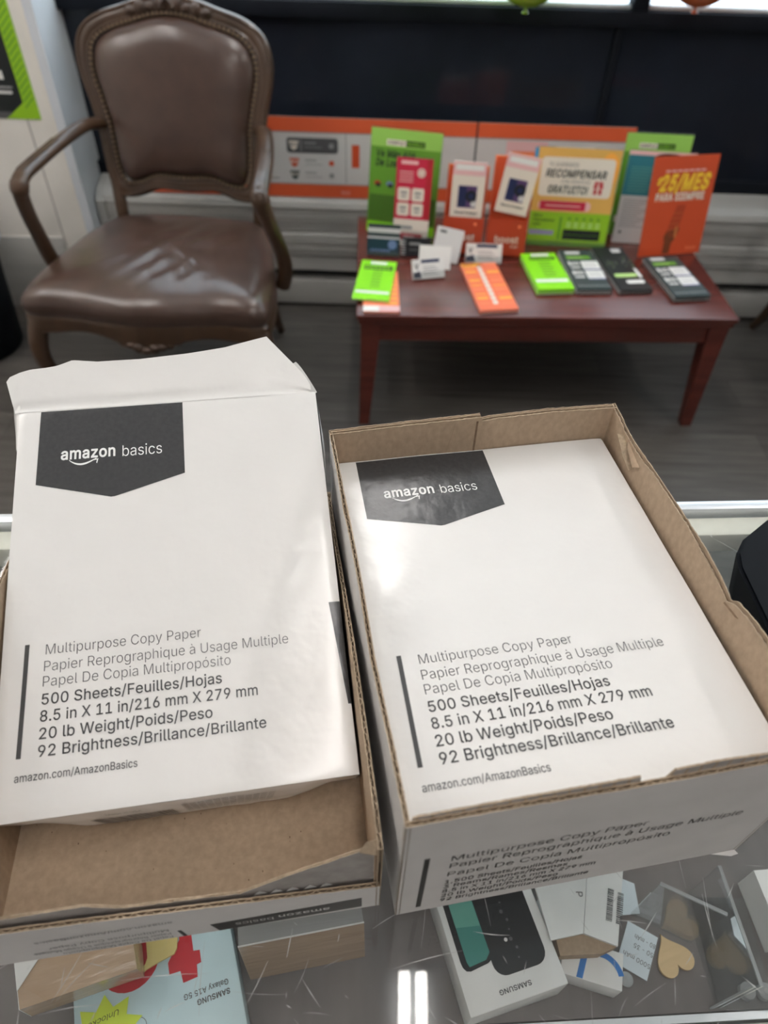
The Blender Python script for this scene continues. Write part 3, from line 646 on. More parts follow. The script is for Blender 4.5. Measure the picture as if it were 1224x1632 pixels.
# ------------------------------------------------------------------ corrugated cartons
def wall(mb, p0, p1, nin, z0, hf, outm, inm, t=0.0028, flute=True, tear=0.0006, seed=0.0, hf_in=None, edge='kraft_edge', double=False):
    """one corrugated panel from p0 to p1 (outer line); nin points inwards"""
    p0, p1, nin = Vector((*p0, 0)), Vector((*p1, 0)), Vector((*nin, 0))
    L = (p1-p0).length
    d = (p1-p0)/L
    N = max(8, int(L/0.0016))
    def liner(a, b, mo, mi, h, sd):
        vs, fs, ms = [], [], []
        for i in range(N+1):
            s = L*i/N
            z = h(s) + tear*(nz(s*420, sd, 3)+0.7*nz(s*130, sd, 9))
            q = p0+d*s
            for n_, zz in ((a, z0), (b, z0), (a, z), (b, z)):
                vs.append((q.x+nin.x*n_, q.y+nin.y*n_, zz))
        for i in range(N):
            o, e = 4*i, 4*i+4
            mb_f = [((o, e, e+2, o+2), mo), ((o+1, o+3, e+3, e+1), mi), ((o+2, e+2, e+3, o+3), edge)]
            for f, mm in mb_f:
                fs.append(f); ms.append(mm)
        for e_ in (0, 4*N):
            fs.append((e_, e_+2, e_+3, e_+1)); ms.append(edge)
        for mm in set(ms):
            mb.add(vs, [f for f, q in zip(fs, ms) if q == mm], mm)
    lt = 0.0007
    hi = hf_in or hf
    liner(0, lt, outm, 'kraft', hf, seed)
    liner(t-lt, t, 'kraft', inm, hi, seed+5)
    if double:
        liner(2*t-lt, 2*t, 'kraft', inm, lambda s: hi(s)-0.0004, seed+8)
    for ly in range(2 if double else 1):
        pitch, K = (0.0075, 8) if ly == 0 else (0.0046, 6)
        n = int(L/pitch*K)
        vs, fs = [], []
        for i in range(n+1):
            s = L*i/n
            ph = 2*math.pi*s/pitch + 0.6*nz(s*60, seed, 2)
            off = ly*t + t/2 + (t/2-lt*1.2)*max(-1, min(1, 1.25*math.sin(ph)))
            z = min(hf(s), hi(s)) - 0.0010 + 0.0007*nz(s*260, seed, 5)
            q = p0+d*s
            for da, zz in ((-0.00022, z-0.02), (-0.00022, z), (0.00022, z), (0.00022, z-0.02)):
                sg = math.cos(ph)
                vs.append((q.x+nin.x*(off+da)-d.x*da*sg, q.y+nin.y*(off+da)-d.y*da*sg, zz))
        for i in range(n):
            o, e = 4*i, 4*i+4
            fs += [(o, e, e+1, o+1), (o+1, e+1, e+2, o+2), (o+2, e+2, e+3, o+3)]
        mb.add(vs, fs, edge)

def lerp(tab):
    def f(s):
        if s <= tab[0][0]:
            return tab[0][1]
        for (a, b), (c, d) in zip(tab, tab[1:]):
            if s <= c:
                return b+(d-b)*(s-a)/max(1e-9, c-a)
        return tab[-1][1]
    return f

CW, CL = 0.2262, 0.2899
# ---- right carton
rc = thing('copy_paper_carton', 'deep white carton with torn brown rims holding the right-hand ream, printed front upright', 'box', (0.0147, 0.1207, HC+0.0010), R(11.461), 'opened copy paper cartons on the counter')
f_front = lambda s: 0.1425 + 0.0006*math.sin(s*40)
m = MB()
wall(m, (0, 0), (CW, 0), (0, 1), 0, f_front, 'carton_white', 'kraft', seed=1.3)
# inner flap standing behind it, with a torn gap
inn = lerp([(0.0, 0.142), (0.006, 0.1455), (0.05, 0.1465), (0.1165, 0.147), (0.1185, 0.136), (0.131, 0.136), (0.134, 0.1485), (0.16, 0.150), (0.19, 0.1475), (CW, 0.148)])
wall(m, (0.004, 0.0028), (CW-0.004, 0.0028), (0, 1), 0, lambda s: inn(s+0.004), 'grey_ply', 'kraft', t=0.0010, flute=False, seed=4.1, tear=0.0009)
ffn = lambda x, y: Vector((x, -0.00025, y))
m.prism([ffn(0.0122, 0.0935), ffn(0.0152, 0.0935), ffn(0.0152, 0.0095), ffn(0.0122, 0.0095)], (0, 0.0002, 0), 'carton_ink')
for body, y, w, cap, wt in (('Multipurpose Copy Paper', 0.0838, 0.1115, 0.0073, -0.004), ('Papier Reprographique à Usage Multiple', 0.0722, 0.173, 0.0073, -0.004), ('Papel De Copia Multipropósito', 0.0585, 0.133, 0.0073, -0.004),
                        ('1,500 Sheets/Feuilles/Hojas', 0.0455, 0.0825, 0.0058, 0.006), ('3 Reams/Rames/Resmas', 0.0372, 0.0755, 0.0058, 0.006), ('8.5 in X 11 in/216 mm X 279 mm', 0.0288, 0.095, 0.0058, 0.006),
                        ('20 lb Weight/Poids/Peso', 0.0204, 0.073, 0.0058, 0.006), ('92 Brightness/Brillance/Brillante', 0.0118, 0.0945, 0.0058, 0.006)):
    m.text(body, ffn, 0.0263, y, cap, 'carton_ink', width=w, weight=wt)
m.build('front_panel', rc)
m = MB(); 
fb = lerp([(0, 0.1425), (0.055, 0.1442), (0.108, 0.1452), (0.1155, 0.1455), (0.1172, 0.1412), (0.125, 0.1425), (0.17, 0.1437), (CW, 0.142)])
wall(m, (CW, CL), (0, CL), (0, -1), 0, lambda s: fb(CW-s), 'carton_white', 'kraft', seed=2.2, double=True, t=0.0024)
m.box((0.113, CL-0.0050, 0.07), (0.0015, 0.0003, 0.143), 'kraft_dark')
m.prism([(0.070, CL-0.0050, 0.004), (0.112, CL-0.0050, 0.004), (0.112, CL-0.0050, 0.1445), (0.104, CL-0.0050, 0.1448), (0.0965, CL-0.0050, 0.1445)], (0, -0.0002, 0), 'kraft')
m.build('back_panel', rc)
rw = lerp([(0, 0.1425), (0.07, 0.142), (0.085, 0.1402), (0.0985, 0.1375), (0.1035, 0.1318), (0.107, 0.1335), (0.1175, 0.1362), (0.135, 0.1385), (0.162, 0.1392), (0.2, 0.1387), (0.25, 0.1372), (0.266, 0.1382), (0.275, 0.141), (CL, 0.1425)])
rwi = lerp([(0, 0.142), (0.085, 0.1385), (0.0985, 0.1355), (0.104, 0.1305), (0.118, 0.134), (0.162, 0.1385), (0.215, 0.1378), (0.228, 0.1355), (0.243, 0.1355), (0.262, 0.1365), (0.275, 0.140), (CL, 0.1420)])
m = MB(); wall(m, (CW, 0), (CW, CL), (-1, 0), 0, rw, 'carton_white', 'kraft', seed=3.7, hf_in=rwi)
# crushed fold and a peeled strip of liner
m.prism([(CW-0.0030, 0.090, 0.1318), (CW-0.0030, 0.1045, 0.1296), (CW-0.0034, 0.1045, 0.1288), (CW-0.0034, 0.092, 0.1308)], (-0.0004, 0, 0), 'kraft_dark')
m.add([(CW-0.0029, 0.262, 0.1335), (CW-0.0075, 0.263, 0.1345), (CW-0.0082, 0.247, 0.1265), (CW-0.0060, 0.236, 0.1200), (CW-0.0029, 0.236, 0.1230), (CW-0.0029, 0.249, 0.1300)], [(0, 1, 2, 5), (5, 2, 3, 4)], 'kraft_edge')
m.add([(CW-0.0029, 0.254, 0.1345), (CW-0.0062, 0.247, 0.1335), (CW-0.0066, 0.233, 0.1265), (CW-0.0029, 0.229, 0.1290)], [(0, 1, 2, 3)], 'kraft')
m.build('side_panel', rc)
lw = lerp([(0, 0.1418), (0.04, 0.1395), (0.078, 0.1325), (0.1, 0.1285), (0.118, 0.133), (0.142, 0.1405), (0.18, 0.1415), (0.2, 0.1395), (0.21, 0.136), (0.225, 0.1385), (0.24, 0.1415), (CL, 0.1418)])
lwi = lerp([(0, 0.1415), (0.04, 0.140), (0.078, 0.134), (0.1, 0.1315), (0.118, 0.1355), (0.142, 0.1405), (0.18, 0.142), (0.2, 0.1425), (0.212, 0.1415), (0.225, 0.140), (CL, 0.142)])
m = MB(); wall(m, (0, CL), (0, 0), (1, 0), 0, lambda s: lw(CL-s), 'carton_white', 'kraft', seed=6.1, hf_in=lambda s: lwi(CL-s), tear=0.0011)
m.build('side_panel', rc)
m = MB(); m.box((CW/2, CL/2, 0.0014), (CW-0.0005, CL-0.0005, 0.0026), 'kraft')
m.prism([(CW-0.018, -0.0003, 0.0004), (CW-0.003, -0.0006, 0.0022), (CW-0.001, -0.003, 0.0008), (CW-0.006, -0.0035, 0.0004)], (0, 0, 0.0007), 'carton_white')
m.build('bottom_panel', rc)

# ---- left carton: a cut-down tray, its print upside down
lc = thing('copy_paper_carton', 'low cut-down brown tray with torn front under the tilted left-hand ream, print upside down', 'box', (-0.2175, 0.0872, HC+0.0010), R(9.9), 'opened copy paper cartons on the counter')
fo = lerp([(0, 0.0575), (0.06, 0.053), (0.12, 0.047), (0.18, 0.041), (CW, 0.0365)])
fi = lerp([(0, 0.0600), (0.03, 0.0615), (0.068, 0.0625), (0.078, 0.0545), (0.085, 0.0505), (0.13, 0.0465), (0.148, 0.0445), (0.1505, 0.0465), (0.175, 0.062), (0.2, 0.0755), (0.215, 0.0835), (CW, 0.087)])
m = MB()
wall(m, (0, 0), (CW, 0), (0, 1), 0, fo, 'carton_white', 'kraft', seed=8.2, tear=0.0008)
wall(m, (0.003, 0.0052), (CW-0.0035, 0.0052), (0, 1), 0, lambda s: fi(s+0.003), 'grey_ply', 'kraft', t=0.0016, seed=9.4, tear=0.0010, flute=False)
for k, s in enumerate((0.158, 0.167, 0.176, 0.186, 0.195)):      # torn tufts of fluting
    z = fo(s)
    m.add([(s-0.004, 0.0040, z-0.002), (s, 0.0036, z+0.0035+0.001*(k % 2)), (s+0.004, 0.0044, z-0.002), (s, 0.0062, z-0.001)], [(0, 1, 3), (1, 2, 3), (0, 2, 1)], 'paper_white')
lf = lambda x, y: Vector((0.216-x, -0.00025, 0.030-y))
m.prism([(0.1265, -0.00025, 0.0150), (0.2150, -0.00025, 0.0205), (0.2150, -0.00025, 0.0040), (0.1300, -0.00025, 0.0008)], (0, 0.0002, 0), 'carton_ink')
m.text('amazon', lambda x, y: Vector((0.196-x, -0.0005, 0.0135-y)), 0, 0, 0.0050, 'pale_grey', width=0.031, weight=0.012)
m.text('basics', lambda x, y: Vector((0.163-x, -0.0005, 0.0120-y)), 0, 0, 0.0050, 'pale_grey', width=0.023, weight=-0.004)
for body, x, z, w, cap in (('amazon.com/AmazonBasics', 0.1085, 0.0300, 0.074, 0.0040), ('Multipurpose Copy Paper', 0.104, 0.0165, 0.066, 0.0040), ('Papier Reprographique à Usage Multiple', 0.104, 0.0095, 0.076, 0.0040), ('Papel De Copia Multipropósito', 0.104, 0.0030, 0.062, 0.0040)):
    m.text(body, lambda a, b, x=x, z=z: Vector((x-a, -0.0005, z+cap-b)), 0, 0, cap, 'carton_ink', width=w, weight=-0.004)
m.prism([(0.1075, -0.00025, 0.0130), (0.1095, -0.00025, 0.0130), (0.1112, -0.00025, 0.0010), (0.1092, -0.00025, 0.0010)], (0, 0.0002, 0), 'carton_ink')
m.build('front_panel', lc)
hs = lerp([(0, 0.098), (0.02, 0.104), (0.06, 0.107), (0.12, 0.104), (0.17, 0.092), (0.23, 0.074), (CL, 0.070)])
m = MB(); wall(m, (CW, 0), (CW, CL), (-1, 0), 0, hs, 'carton_white', 'kraft', seed=12.5, tear=0.0012)
m.add([(CW-0.0029, 0.001, 0.0860), (CW-0.0120, 0.0030, 0.0880), (CW-0.0080, 0.0060, 0.0945), (CW-0.0030, 0.0050, 0.098)], [(0, 1, 2, 3)], 'kraft_edge')
m.build('side_panel', lc)
m = MB(); wall(m, (0, CL), (0, 0), (1, 0), 0, lerp([(0, 0.075), (0.06, 0.100), (0.10, 0.109), (CL, 0.109)]), 'carton_white', 'kraft', seed=14.5)
m.build('side_panel', lc)
m = MB(); wall(m, (CW, CL), (0, CL), (0, -1), 0, lambda s: 0.072, 'carton_white', 'kraft', seed=15.5)
m.build('back_panel', lc)
m = MB(); m.box((CW/2, CL/2, 0.0014), (CW-0.0005, CL-0.0005, 0.0026), 'kraft')
rs = random.Random(3)
for k in range(26):           # specks on the bottom
    x, y, r_ = rs.uniform(0.01, 0.215), rs.uniform(0.012, 0.09), rs.uniform(0.0002, 0.0005)
    m.prism([(x+r_*math.cos(a), y+r_*1.6*math.sin(a), 0.0028) for a in (0, 1.2, 2.5, 3.7, 5)], (0, 0, 0.0001), 'kraft_dark')
m.build('bottom_panel', lc)

# ------------------------------------------------------------------ wrapped reams
RW, RL, RT = 0.216, 0.279, 0.050
def ream_h(u, v, sd):
    e = min(u, RW-u)
    e2 = min(v, RL-v)
    h = 0.0007*nz(u*9, v*9, sd) + 0.0003*nz(u*22, v*22, sd+4)
    h -= 0.0007*math.exp(-max(0, e)/0.002) + 0.0006*math.exp(-max(0, e2)/0.002)
    return h
def ream(name, label, M, seed, group, opened):
    t = thing(name, label, 'paper ream', group=group)
    t.matrix_world = M
    top = lambda u, v, o=0.0: Vector((u, -v, ream_h(u, v, seed)+o))
    m = MB()
    m.grid(72, 92, lambda a, b: top(RW*a, RL*(1-b)), 'wrap_paper')
    bul = lambda v, w: (0.0018 if opened else 0.0003)*math.sin(math.pi*min(1, max(0, w/RT)))*(0.7+0.6*nz(v*14, w*30, seed+2)) - 0.0016*(w/RT)
    side = lambda sx: (lambda a, b: Vector(((RW+bul(RL*a, RT*b)) if sx > 0 else -bul(RL*a, RT*b), -RL*a, ream_h(RW if sx > 0 else 0, RL*a, seed)*(1-b)-RT*b)))
    m.grid(60, 10, side(1), 'wrap_paper', flip=True)
    m.grid(60, 10, side(-1), 'wrap_paper')
    def front(a, b):
        x0, x1 = 0.039*b**1.3, RW-0.029*b**1.3
        k = min(1, min(a, 1-a)*7)
        return Vector((x0+(x1-x0)*a, -RL-(0.0065 if opened else 0.0)*k*math.sin(math.pi*min(1, b*0.62))+0.0006*nz(a*14, b*4, seed), ream_h(RW*a, RL, seed)*(1-b)-RT*b*0.985))
    m.grid(60, 12, front, 'wrap_paper', flip=True)
    c0, c1 = Vector((0, -RL, -RT*0.98)), Vector((RW-0.0012, -RL, -RT*0.98))
    L_ = [front(0, b/12) for b in range(13)]
    R_ = [front(1, b/12) for b in range(13)]
    for i in range(12):
        m.add([L_[i], L_[i+1], c0], [(0, 1, 2)], 'wrap_paper')
        m.add([R_[i+1], R_[i], c1], [(0, 1, 2)], 'wrap_paper')
    m.quad((0, -0.001, -RT), (RW, -0.001, -RT), (RW, -RL, -RT), (0, -RL, -RT), 'wrap_paper')
    m.quad((0, -0.0003, -0.003), (RW, -0.0003, -0.003), (RW, -0.0003, -RT), (0, -0.0003, -RT), 'paper_white')
    if name:
        # dark shield, logo
        xs_l, xs_r = lambda q: 0.0152-0.0008*q, lambda q: 0.1161+0.0003*q
        def shield(a, b):
            bot = 0.0609+(0.0749-0.0609)*(1-abs(a*1.0-0.51)/0.51) if a <= 0.51 else 0.0608+(0.0749-0.0608)*(1-a)/0.49
            v = 0.0014+(bot-0.0014)*b
            return top(xs_l(b)+(xs_r(b)-xs_l(b))*a, v, 0.00018)
        m.grid(40, 26, shield, 'wrap_ink', flip=True)
        pr = lambda x, y: top(x, -y, 0.00032)
        m.text('amazon', pr, 0.0303, -0.0424, 0.0088, 'logo_white', width=0.0385, weight=0.021)
        m.text('basics', pr, 0.0722, -0.0434, 0.0088, 'logo_white', width=0.0290, weight=-0.004)
        sm = []
        for i in range(17):
            q = i/16
            u, v = 0.0362+0.0188*q, 0.0432+0.0040*math.sin(math.pi*q**0.85)
            sm.append((u, v, 0.00065*math.sin(math.pi*min(1, q*0.8+0.1))+0.0001))
        for a, b in zip(sm, sm[1:]):
            m.quad(top(a[0], a[1]-a[2], .00032), top(a[0], a[1]+a[2], .00032), top(b[0], b[1]+b[2], .00032), top(b[0], b[1]-b[2], .00032), 'logo_white')
        for P in ([(0.0524, 0.0440), (0.0563, 0.0436), (0.0562, 0.0444), (0.0527, 0.0448)], [(0.0555, 0.0437), (0.0563, 0.0436), (0.0555, 0.0474), (0.0549, 0.0468)]):
            m.poly([top(u, v, .00034) for u, v in P], 'logo_white')
        m.grid(2, 40, lambda a, b: top(0.0139-0.0014*b+0.0028*a, 0.1744+0.0694*b, .0002), 'wrap_bar', flip=True)
        for body, u, v, w in (('Multipurpose Copy Paper', 0.0260, 0.1820, 0.0978), ('Papier Reprographique à Usage Multiple', 0.0254, 0.1926, 0.1545), ('Papel De Copia Multipropósito', 0.0251, 0.2022, 0.1170)):
            m.text(body, pr, u, -v, 0.0066, 'wrap_light_text', width=w, weight=-0.009)
        for body, u, v, w in (('500 Sheets/Feuilles/Hojas', 0.0250, 0.2132, 0.1110), ('8.5 in X 11 in/216 mm X 279 mm', 0.0247, 0.2234, 0.1335), ('20 lb Weight/Poids/Peso', 0.0245, 0.2338, 0.1048), ('92 Brightness/Brillance/Brillante', 0.0244, 0.2440, 0.1376)):
            m.text(body, pr, u, -v, 0.0066, 'wrap_text', width=w, weight=0.0075)
        m.text('amazon.com/AmazonBasics', pr, 0.0122, -0.2571, 0.0046, 'wrap_text', width=0.0712, weight=0.003)
        # side labels
        for sx, v0, v1 in ((1, 0.170, 0.236), (-1, 0.030, 0.096)):
            sf = side(sx)
            off = Vector((0.0004*sx, 0, 0))
            m.grid(14, 8, lambda a, b: sf((v0+(v1-v0)*a)/RL, 0.02+b*0.9)+off, 'wrap_ink', flip=sx > 0)
        if opened:
            m.grid(6, 20, lambda a, b: top(lerp([(0.168, 0.2085), (0.236, 0.2140)])(0.168+0.068*b)*(1-a)+RW*a, 0.168+0.068*b, 0.0003), 'wrap_ink', flip=True)
        # bar code and small print on the near end
        fr = lambda x, y: front(x/RW, -y/RT)+Vector((0, -0.0004, 0))
        rb = random.Random(5)
        x = 0.046
        while x < 0.098:
            w = rb.choice([0.0004, 0.0007, 0.0011])
            for q in range(3):
                y0, y1 = -0.016-0.006*q, -0.022-0.006*q
                m.quad(fr(x, y1), fr(x+w, y1), fr(x+w, y0), fr(x, y0), 'wrap_bar')
            x += w+rb.choice([0.0004, 0.0006, 0.0010])
        m.text('Made in USA', fr, 0.060, -0.0105, 0.0030, 'small_print', width=0.022)
        for k in range(7):
            y = -0.008-0.0028*k
            for q in range(12):
                m.quad(fr(0.106+0.005*q, y-0.0010), fr(0.1102+0.005*q, y-0.0010), fr(0.1102+0.005*q, y), fr(0.106+0.005*q, y), 'small_print')
    m.build('wrapper', t)
    if opened:
        out = [(-0.0102, 0.0264), (-0.0086, 0.0298), (-0.0006, 0.0328), (0.0069, 0.0348), (0.0182, 0.0356), (0.026, 0.0367), (0.0369, 0.0404), (0.055, 0.0378), (0.0854, 0.0377), (0.1211, 0.0402), (0.1502, 0.0433), (0.1826, 0.0505), (0.2036, 0.0225), (0.2095, 0.014), (0.2128, 0.006)]
        of = lerp(out)
        m = MB()
        def flap(a, b):
            u = out[0][0]+(out[-1][0]-out[0][0])*a
            l = of(u)
            uu = u if u > 0 else u*(0.35+0.65*b)
            k = l*b
            return Vector((uu, k-0.0006, -0.0003+0.10*k+0.0010*nz(u*20, k*30, seed)*b-0.0012*math.sin(math.pi*min(1, b*4))+(0.0 if u > 0 else -0.10*abs(u))))
        m.grid(96, 18, flap, 'wrap_paper')
        m.build('end_flap', t)
        m = MB()          # side gussets that opened out: left and right
        def gl(a, b):
            v = -0.0266+0.058*a
            wdt = lerp([(-0.0266, 0.0098), (-0.0006, 0.0078), (0.0297, 0.0038), (0.0314, 0.0020)])(v)
            return Vector((-wdt*b, -v, -0.001-0.010*b*b+(0.1*max(0, -v))))
        m.grid(20, 5, gl, 'wrap_paper', flip=True)
        def gr(a, b):
            y = 0.0285*a
            x = 0.2045+0.0128*(1-a)**0.8-0.001*a
            return Vector((x-0.010*b, y-0.002*b, 0.04*y-0.0018-0.006*b))
        m.build('side_gusset', t)
        m = MB()
        m.grid(14, 5, gr, 'wrap_paper', flip=True)
        m.build('side_gusset', t)
        m = MB()
        def gs(a, b):     # slack paper bulging down the right side
            v = 0.004+0.075*a
            return Vector((RW+0.0030*math.sin(math.pi*(0.08+0.92*a))*math.sin(math.pi*(0.1+0.8*b)), -v, -0.0025-0.030*b))
        m.grid(24, 8, gs, 'wrap_paper', flip=True)
        m.build('slack_wrapper', t)
    return t
def rot(yaw, tx, ty):
    return (Matrix.Rotation(R(yaw), 4, 'Z') @ Matrix.Rotation(R(tx), 4, 'X') @ Matrix.Rotation(R(ty), 4, 'Y'))
G = 'white wrapped reams of copy paper'
ream('paper_ream', 'white wrapped ream tilted up in the low tray, its far end torn open', Matrix.Translation((-0.2684, 0.4032, HC+0.1526)) @ rot(10.18, 20.784, 0.347), 1.0, G, True)
ream('paper_ream', 'white wrapped ream lying level inside the deep right-hand carton', Matrix.Translation((-0.0381, 0.3999, HC+0.1155)) @ rot(11.461, 0.8325, 0.4), 5.0, G, False)
# torn lip of wrapper at the far edge of the right ream

# ------------------------------------------------------------------ stock lying on the shelf under the glass
SH = HC-0.2793
def flat(x, y):          # sheet coordinates on a horizontal face
    return None
def face(z):
    return lambda x, y, k=0.0: Vector((x, y, z+k))
def rect(m, fn, x0, y0, x1, y1, mt, k=0.0):
    m.add([fn(x0, y0, k), fn(x1, y0, k), fn(x1, y1, k), fn(x0, y1, k)], [(0, 1, 2, 3)], mt)
def shape(m, fn, pts, mt, k=0.0):
    m.add([fn(x, y, k) for x, y in pts], [tuple(range(len(pts)))], mt)
def rrect(x0, y0, x1, y1, r, n=5):
    out = []
    for cx, cy, a0 in ((x1-r, y1-r, 0), (x0+r, y1-r, 90), (x0+r, y0+r, 180), (x1-r, y0+r, 270)):
        for i in range(n+1):
            a = R(a0+90*i/n)
            out.append((cx+r*math.cos(a), cy+r*math.sin(a)))
    return out
def disc(cx, cy, r, n=24, ry=None):
    return [(cx+r*math.cos(2*math.pi*i/n), cy+(ry or r)*math.sin(2*math.pi*i/n)) for i in range(n)]
def ring(m, fn, cx, cy, r, w, mt, k=0.0, n=28, a0=0, a1=360):
    for i in range(n):
        a, b = R(a0+(a1-a0)*i/n), R(a0+(a1-a0)*(i+1)/n)
        m.add([fn(cx+q*math.cos(t), cy+q*math.sin(t), k) for q, t in ((r, a), (r+w, a), (r+w, b), (r, b))], [(0, 1, 2, 3)], mt)
def flipped(fn, x, y):   # lettering turned by half a turn about (x, y)
    return lambda a, b: fn(x-a, y-b, 0.0002)

GB = 'phone boxes on the shelf under the glass'
t = thing('phone_box', 'white phone box showing a green-screened phone picture, under the glass by the deep carton', 'box', (0.086, 0.105, SH), R(17.4), GB)
m = MB()
m.box((0.045, 0.082, 0.0225), (0.090, 0.164, 0.045), 'box_white', 0.0012)
f = face(0.0452)
shape(m, f, rrect(0.032, 0.020, 0.081, 0.150, 0.011), 'phone_black', 0.0001)
shape(m, f, [(0.0055, 0.15), (0.0055, 0.040), (0.0062, 0.0355), (0.0085, 0.0322), (0.0120, 0.0312), (0.0290, 0.0330), (0.0330, 0.0350), (0.0345, 0.040), (0.0345, 0.15)], 'phone_black', 0.0002)
shape(m, f, [(0.0105, 0.15), (0.0108, 0.0385), (0.0122, 0.0345), (0.0280, 0.0358), (0.0330, 0.0405), (0.0318, 0.15)], 'aqua_dark', 0.0003)
shape(m, f, [(0.0105, 0.15), (0.0107, 0.066), (0.0324, 0.062), (0.0318, 0.15)], 'aqua', 0.0004)
for k in range(7):
    shape(m, f, disc(0.0565+0.0016*math.sin(k*2.1), 0.030+0.0075*k, 0.0009+0.0004*(k % 3), 10), 'dark_grey', 0.0003)
shape(m, f, disc(0.0505, 0.0455, 0.0016, 12), 'pale_grey', 0.0004)
m.text('SAMSUNG', flipped(f, 0.0595, 0.0117), 0, 0, 0.0036, 'dark_grey', width=0.0300, weight=0.018)
m.build('carton_body', t)

t = thing('phone_box', 'ice blue phone box with red numeral and yellow starburst sticker, under the glass', 'box', (-0.109, 0.118, SH), R(20.5), GB)
m = MB()
m.box((-0.0675, 0.070, 0.015), (0.137, 0.185, 0.030), 'box_ice_blue', 0.0015)
m.box((-0.0675, -0.0222, 0.012), (0.132, 0.0012, 0.024), 'cream', 0.0)
f = face(0.0302)
shape(m, f, [(-0.0336, 0.0573), (-0.0337, 0.047), (-0.0283, 0.0461), (-0.0284, 0.0361), (-0.0324, 0.0356), (-0.0331, 0.0261), (-0.0456, 0.0255), (-0.0467, 0.0352), (-0.0562, 0.0356), (-0.0562, 0.0447), (-0.0443, 0.0599), (-0.0443, 0.075), (-0.0336, 0.075)], 'crimson', 0.0001)
ring(m, f, -0.088, 0.060, 0.010, 0.0165, 'crimson', 0.0001)
m.text('SAMSUNG', flipped(f, -0.0082, 0.0092), 0, 0, 0.0040, 'dark_grey', width=0.0285, weight=0.022)
m.text('Galaxy A15 5G', flipped(f, -0.0084, 0.0165), 0, 0, 0.0042, 'dark_grey', width=0.0385, weight=0.010)
ring(m, f, -0.0851, 0.0065, 0.0062, 0.0004, 'dark_grey', 0.0002)
m.text('L', flipped(f, -0.0835, 0.0075), 0, 0, 0.0040, 'dark_grey')
m.build('carton_body', t)
m = MB()
f2 = face(0.0345)
P = [(-0.0450, 0.0830), (-0.0456, 0.0600), (-0.0470, 0.0530), (-0.0500, 0.0495), (-0.0640, 0.0475), (-0.0740, 0.0455), (-0.0775, 0.0440), (-0.0780, 0.0470), (-0.0745, 0.0500), (-0.0725, 0.0540), (-0.0716, 0.0830)]
m.prism([(x, y, 0.0303) for x, y in P], (0, 0, 0.0026), 'butter')
m.build('phone_shell', t)['label'] = 'pale yellow phone shell'
m = MB()
n = 9
P = []
for i in range(2*n):
    a = 2*math.pi*i/(2*n)+0.12
    q = 0.031 if i % 2 == 0 else 0.0205
    P.append((-0.1120+q*math.cos(a), 0.0100+q*0.92*math.sin(a)))
f3 = face(0.0306)
shape(m, f3, P, 'neon')
m.text('Unlocked', lambda a, b: f3(-0.0990-a, 0.0245-b-0.10*a, 0.0002), 0, 0, 0.0042, 'near_black', width=0.0300, weight=-0.004, slant=0.2)
m.build('star_sticker', t)

t = thing('phone_box', 'grey-topped box with glossy brown front, under the glass below the low tray corner', 'box', (-0.107, 0.1350, SH), R(11.6), GB)
m = MB()
m.prism([(0.0004, 0.0006, 0), (0.0004, 0.0072, 0.090), (0.0004, 0.09, 0.090), (0.0004, 0.09, 0)], (0.1042, 0, 0), 'grey_gloss')
m.quad((0, 0, 0.001), (0.105, 0, 0.001), (0.105, 0.0067, 0.0895), (0, 0.0067, 0.0895), 'brown_gloss')
m.tube([(0.0, 0.0068, 0.0899), (0.105, 0.0068, 0.0899)], 0.0007, 'pale_grey', 6)  # pale line painted as the highlight along the top front edge
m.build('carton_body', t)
t = thing('phone_box', 'white box with slanted brown face overlapping the ice blue box, far left under the glass', 'box', (-0.281, 0.0985, SH+0.0335), R(19.5), GB)
m = MB()
m.prism([(0, 0, 0.0), (0, 0.0, 0.029), (0, 0.055, 0.052), (0, 0.055, 0.0)], (0.092, 0, 0), 'brown_gloss')
m.prism([(-0.0004, 0.012, 0.0345), (0.044, 0.052, 0.0512), (-0.0004, 0.052, 0.0512)], (0, 0, 0.0008), 'box_white')
m.prism([(-0.0006, 0.0, 0.0), (-0.0006, 0.0, 0.029), (-0.0006, 0.055, 0.052), (-0.0006, 0.055, 0.0)], (0.0005, 0, 0), 'box_white')
m.build('carton_body', t)

# open white box with brown floor, price cards, heart, glass bead
t = thing('open_box', 'white box with bar-code labels on its lid and a brown front, under the glass', 'box', (0, 0, SH), 0, GB)
m = MB()
m.prism([(0.1675, 0.1525, 0.0305), (0.2040, 0.1550, 0.0305), (0.2195, 0.1613, 0.0305), (0.2260, 0.1900, 0.0305), (0.1620, 0.1900, 0.0305)], (0, 0, 0.0150), 'kraft')
m.prism([(0.1640, 0.1800, 0.0), (0.2260, 0.1900, 0.0), (0.2330, 0.2100, 0.0), (0.1600, 0.2050, 0.0)], (0, 0, 0.0456), 'box_white')
m.build('carton_body', t)
m = MB(); m.prism([(0.1600, 0.1632, 0.0462), (0.1897, 0.1695, 0.0462), (0.2011, 0.2180, 0.0462), (0.1515, 0.2070, 0.0462)], (0, 0, 0.0036), 'box_white')
m.text('P', lambda x, y: Vector((0.1885+y, 0.2040-x, 0.0500)), 0, 0, 0.0060, 'dark_grey', weight=0.004)
m.build('lid_panel', t)
m = MB(); m.prism([(0.1902, 0.1695, 0.0462), (0.2190, 0.1606, 0.0450), (0.2370, 0.2240, 0.0450), (0.2016, 0.2180, 0.0462)], (0, 0, 0.0036), 'box_white')
rb = random.Random(8)
P0, U, V = Vector((0.2075, 0.1800, 0.0500)), Vector((0.0100, 0.0365, 0))/0.0378, Vector((0.0285, -0.0080, 0))/0.0296
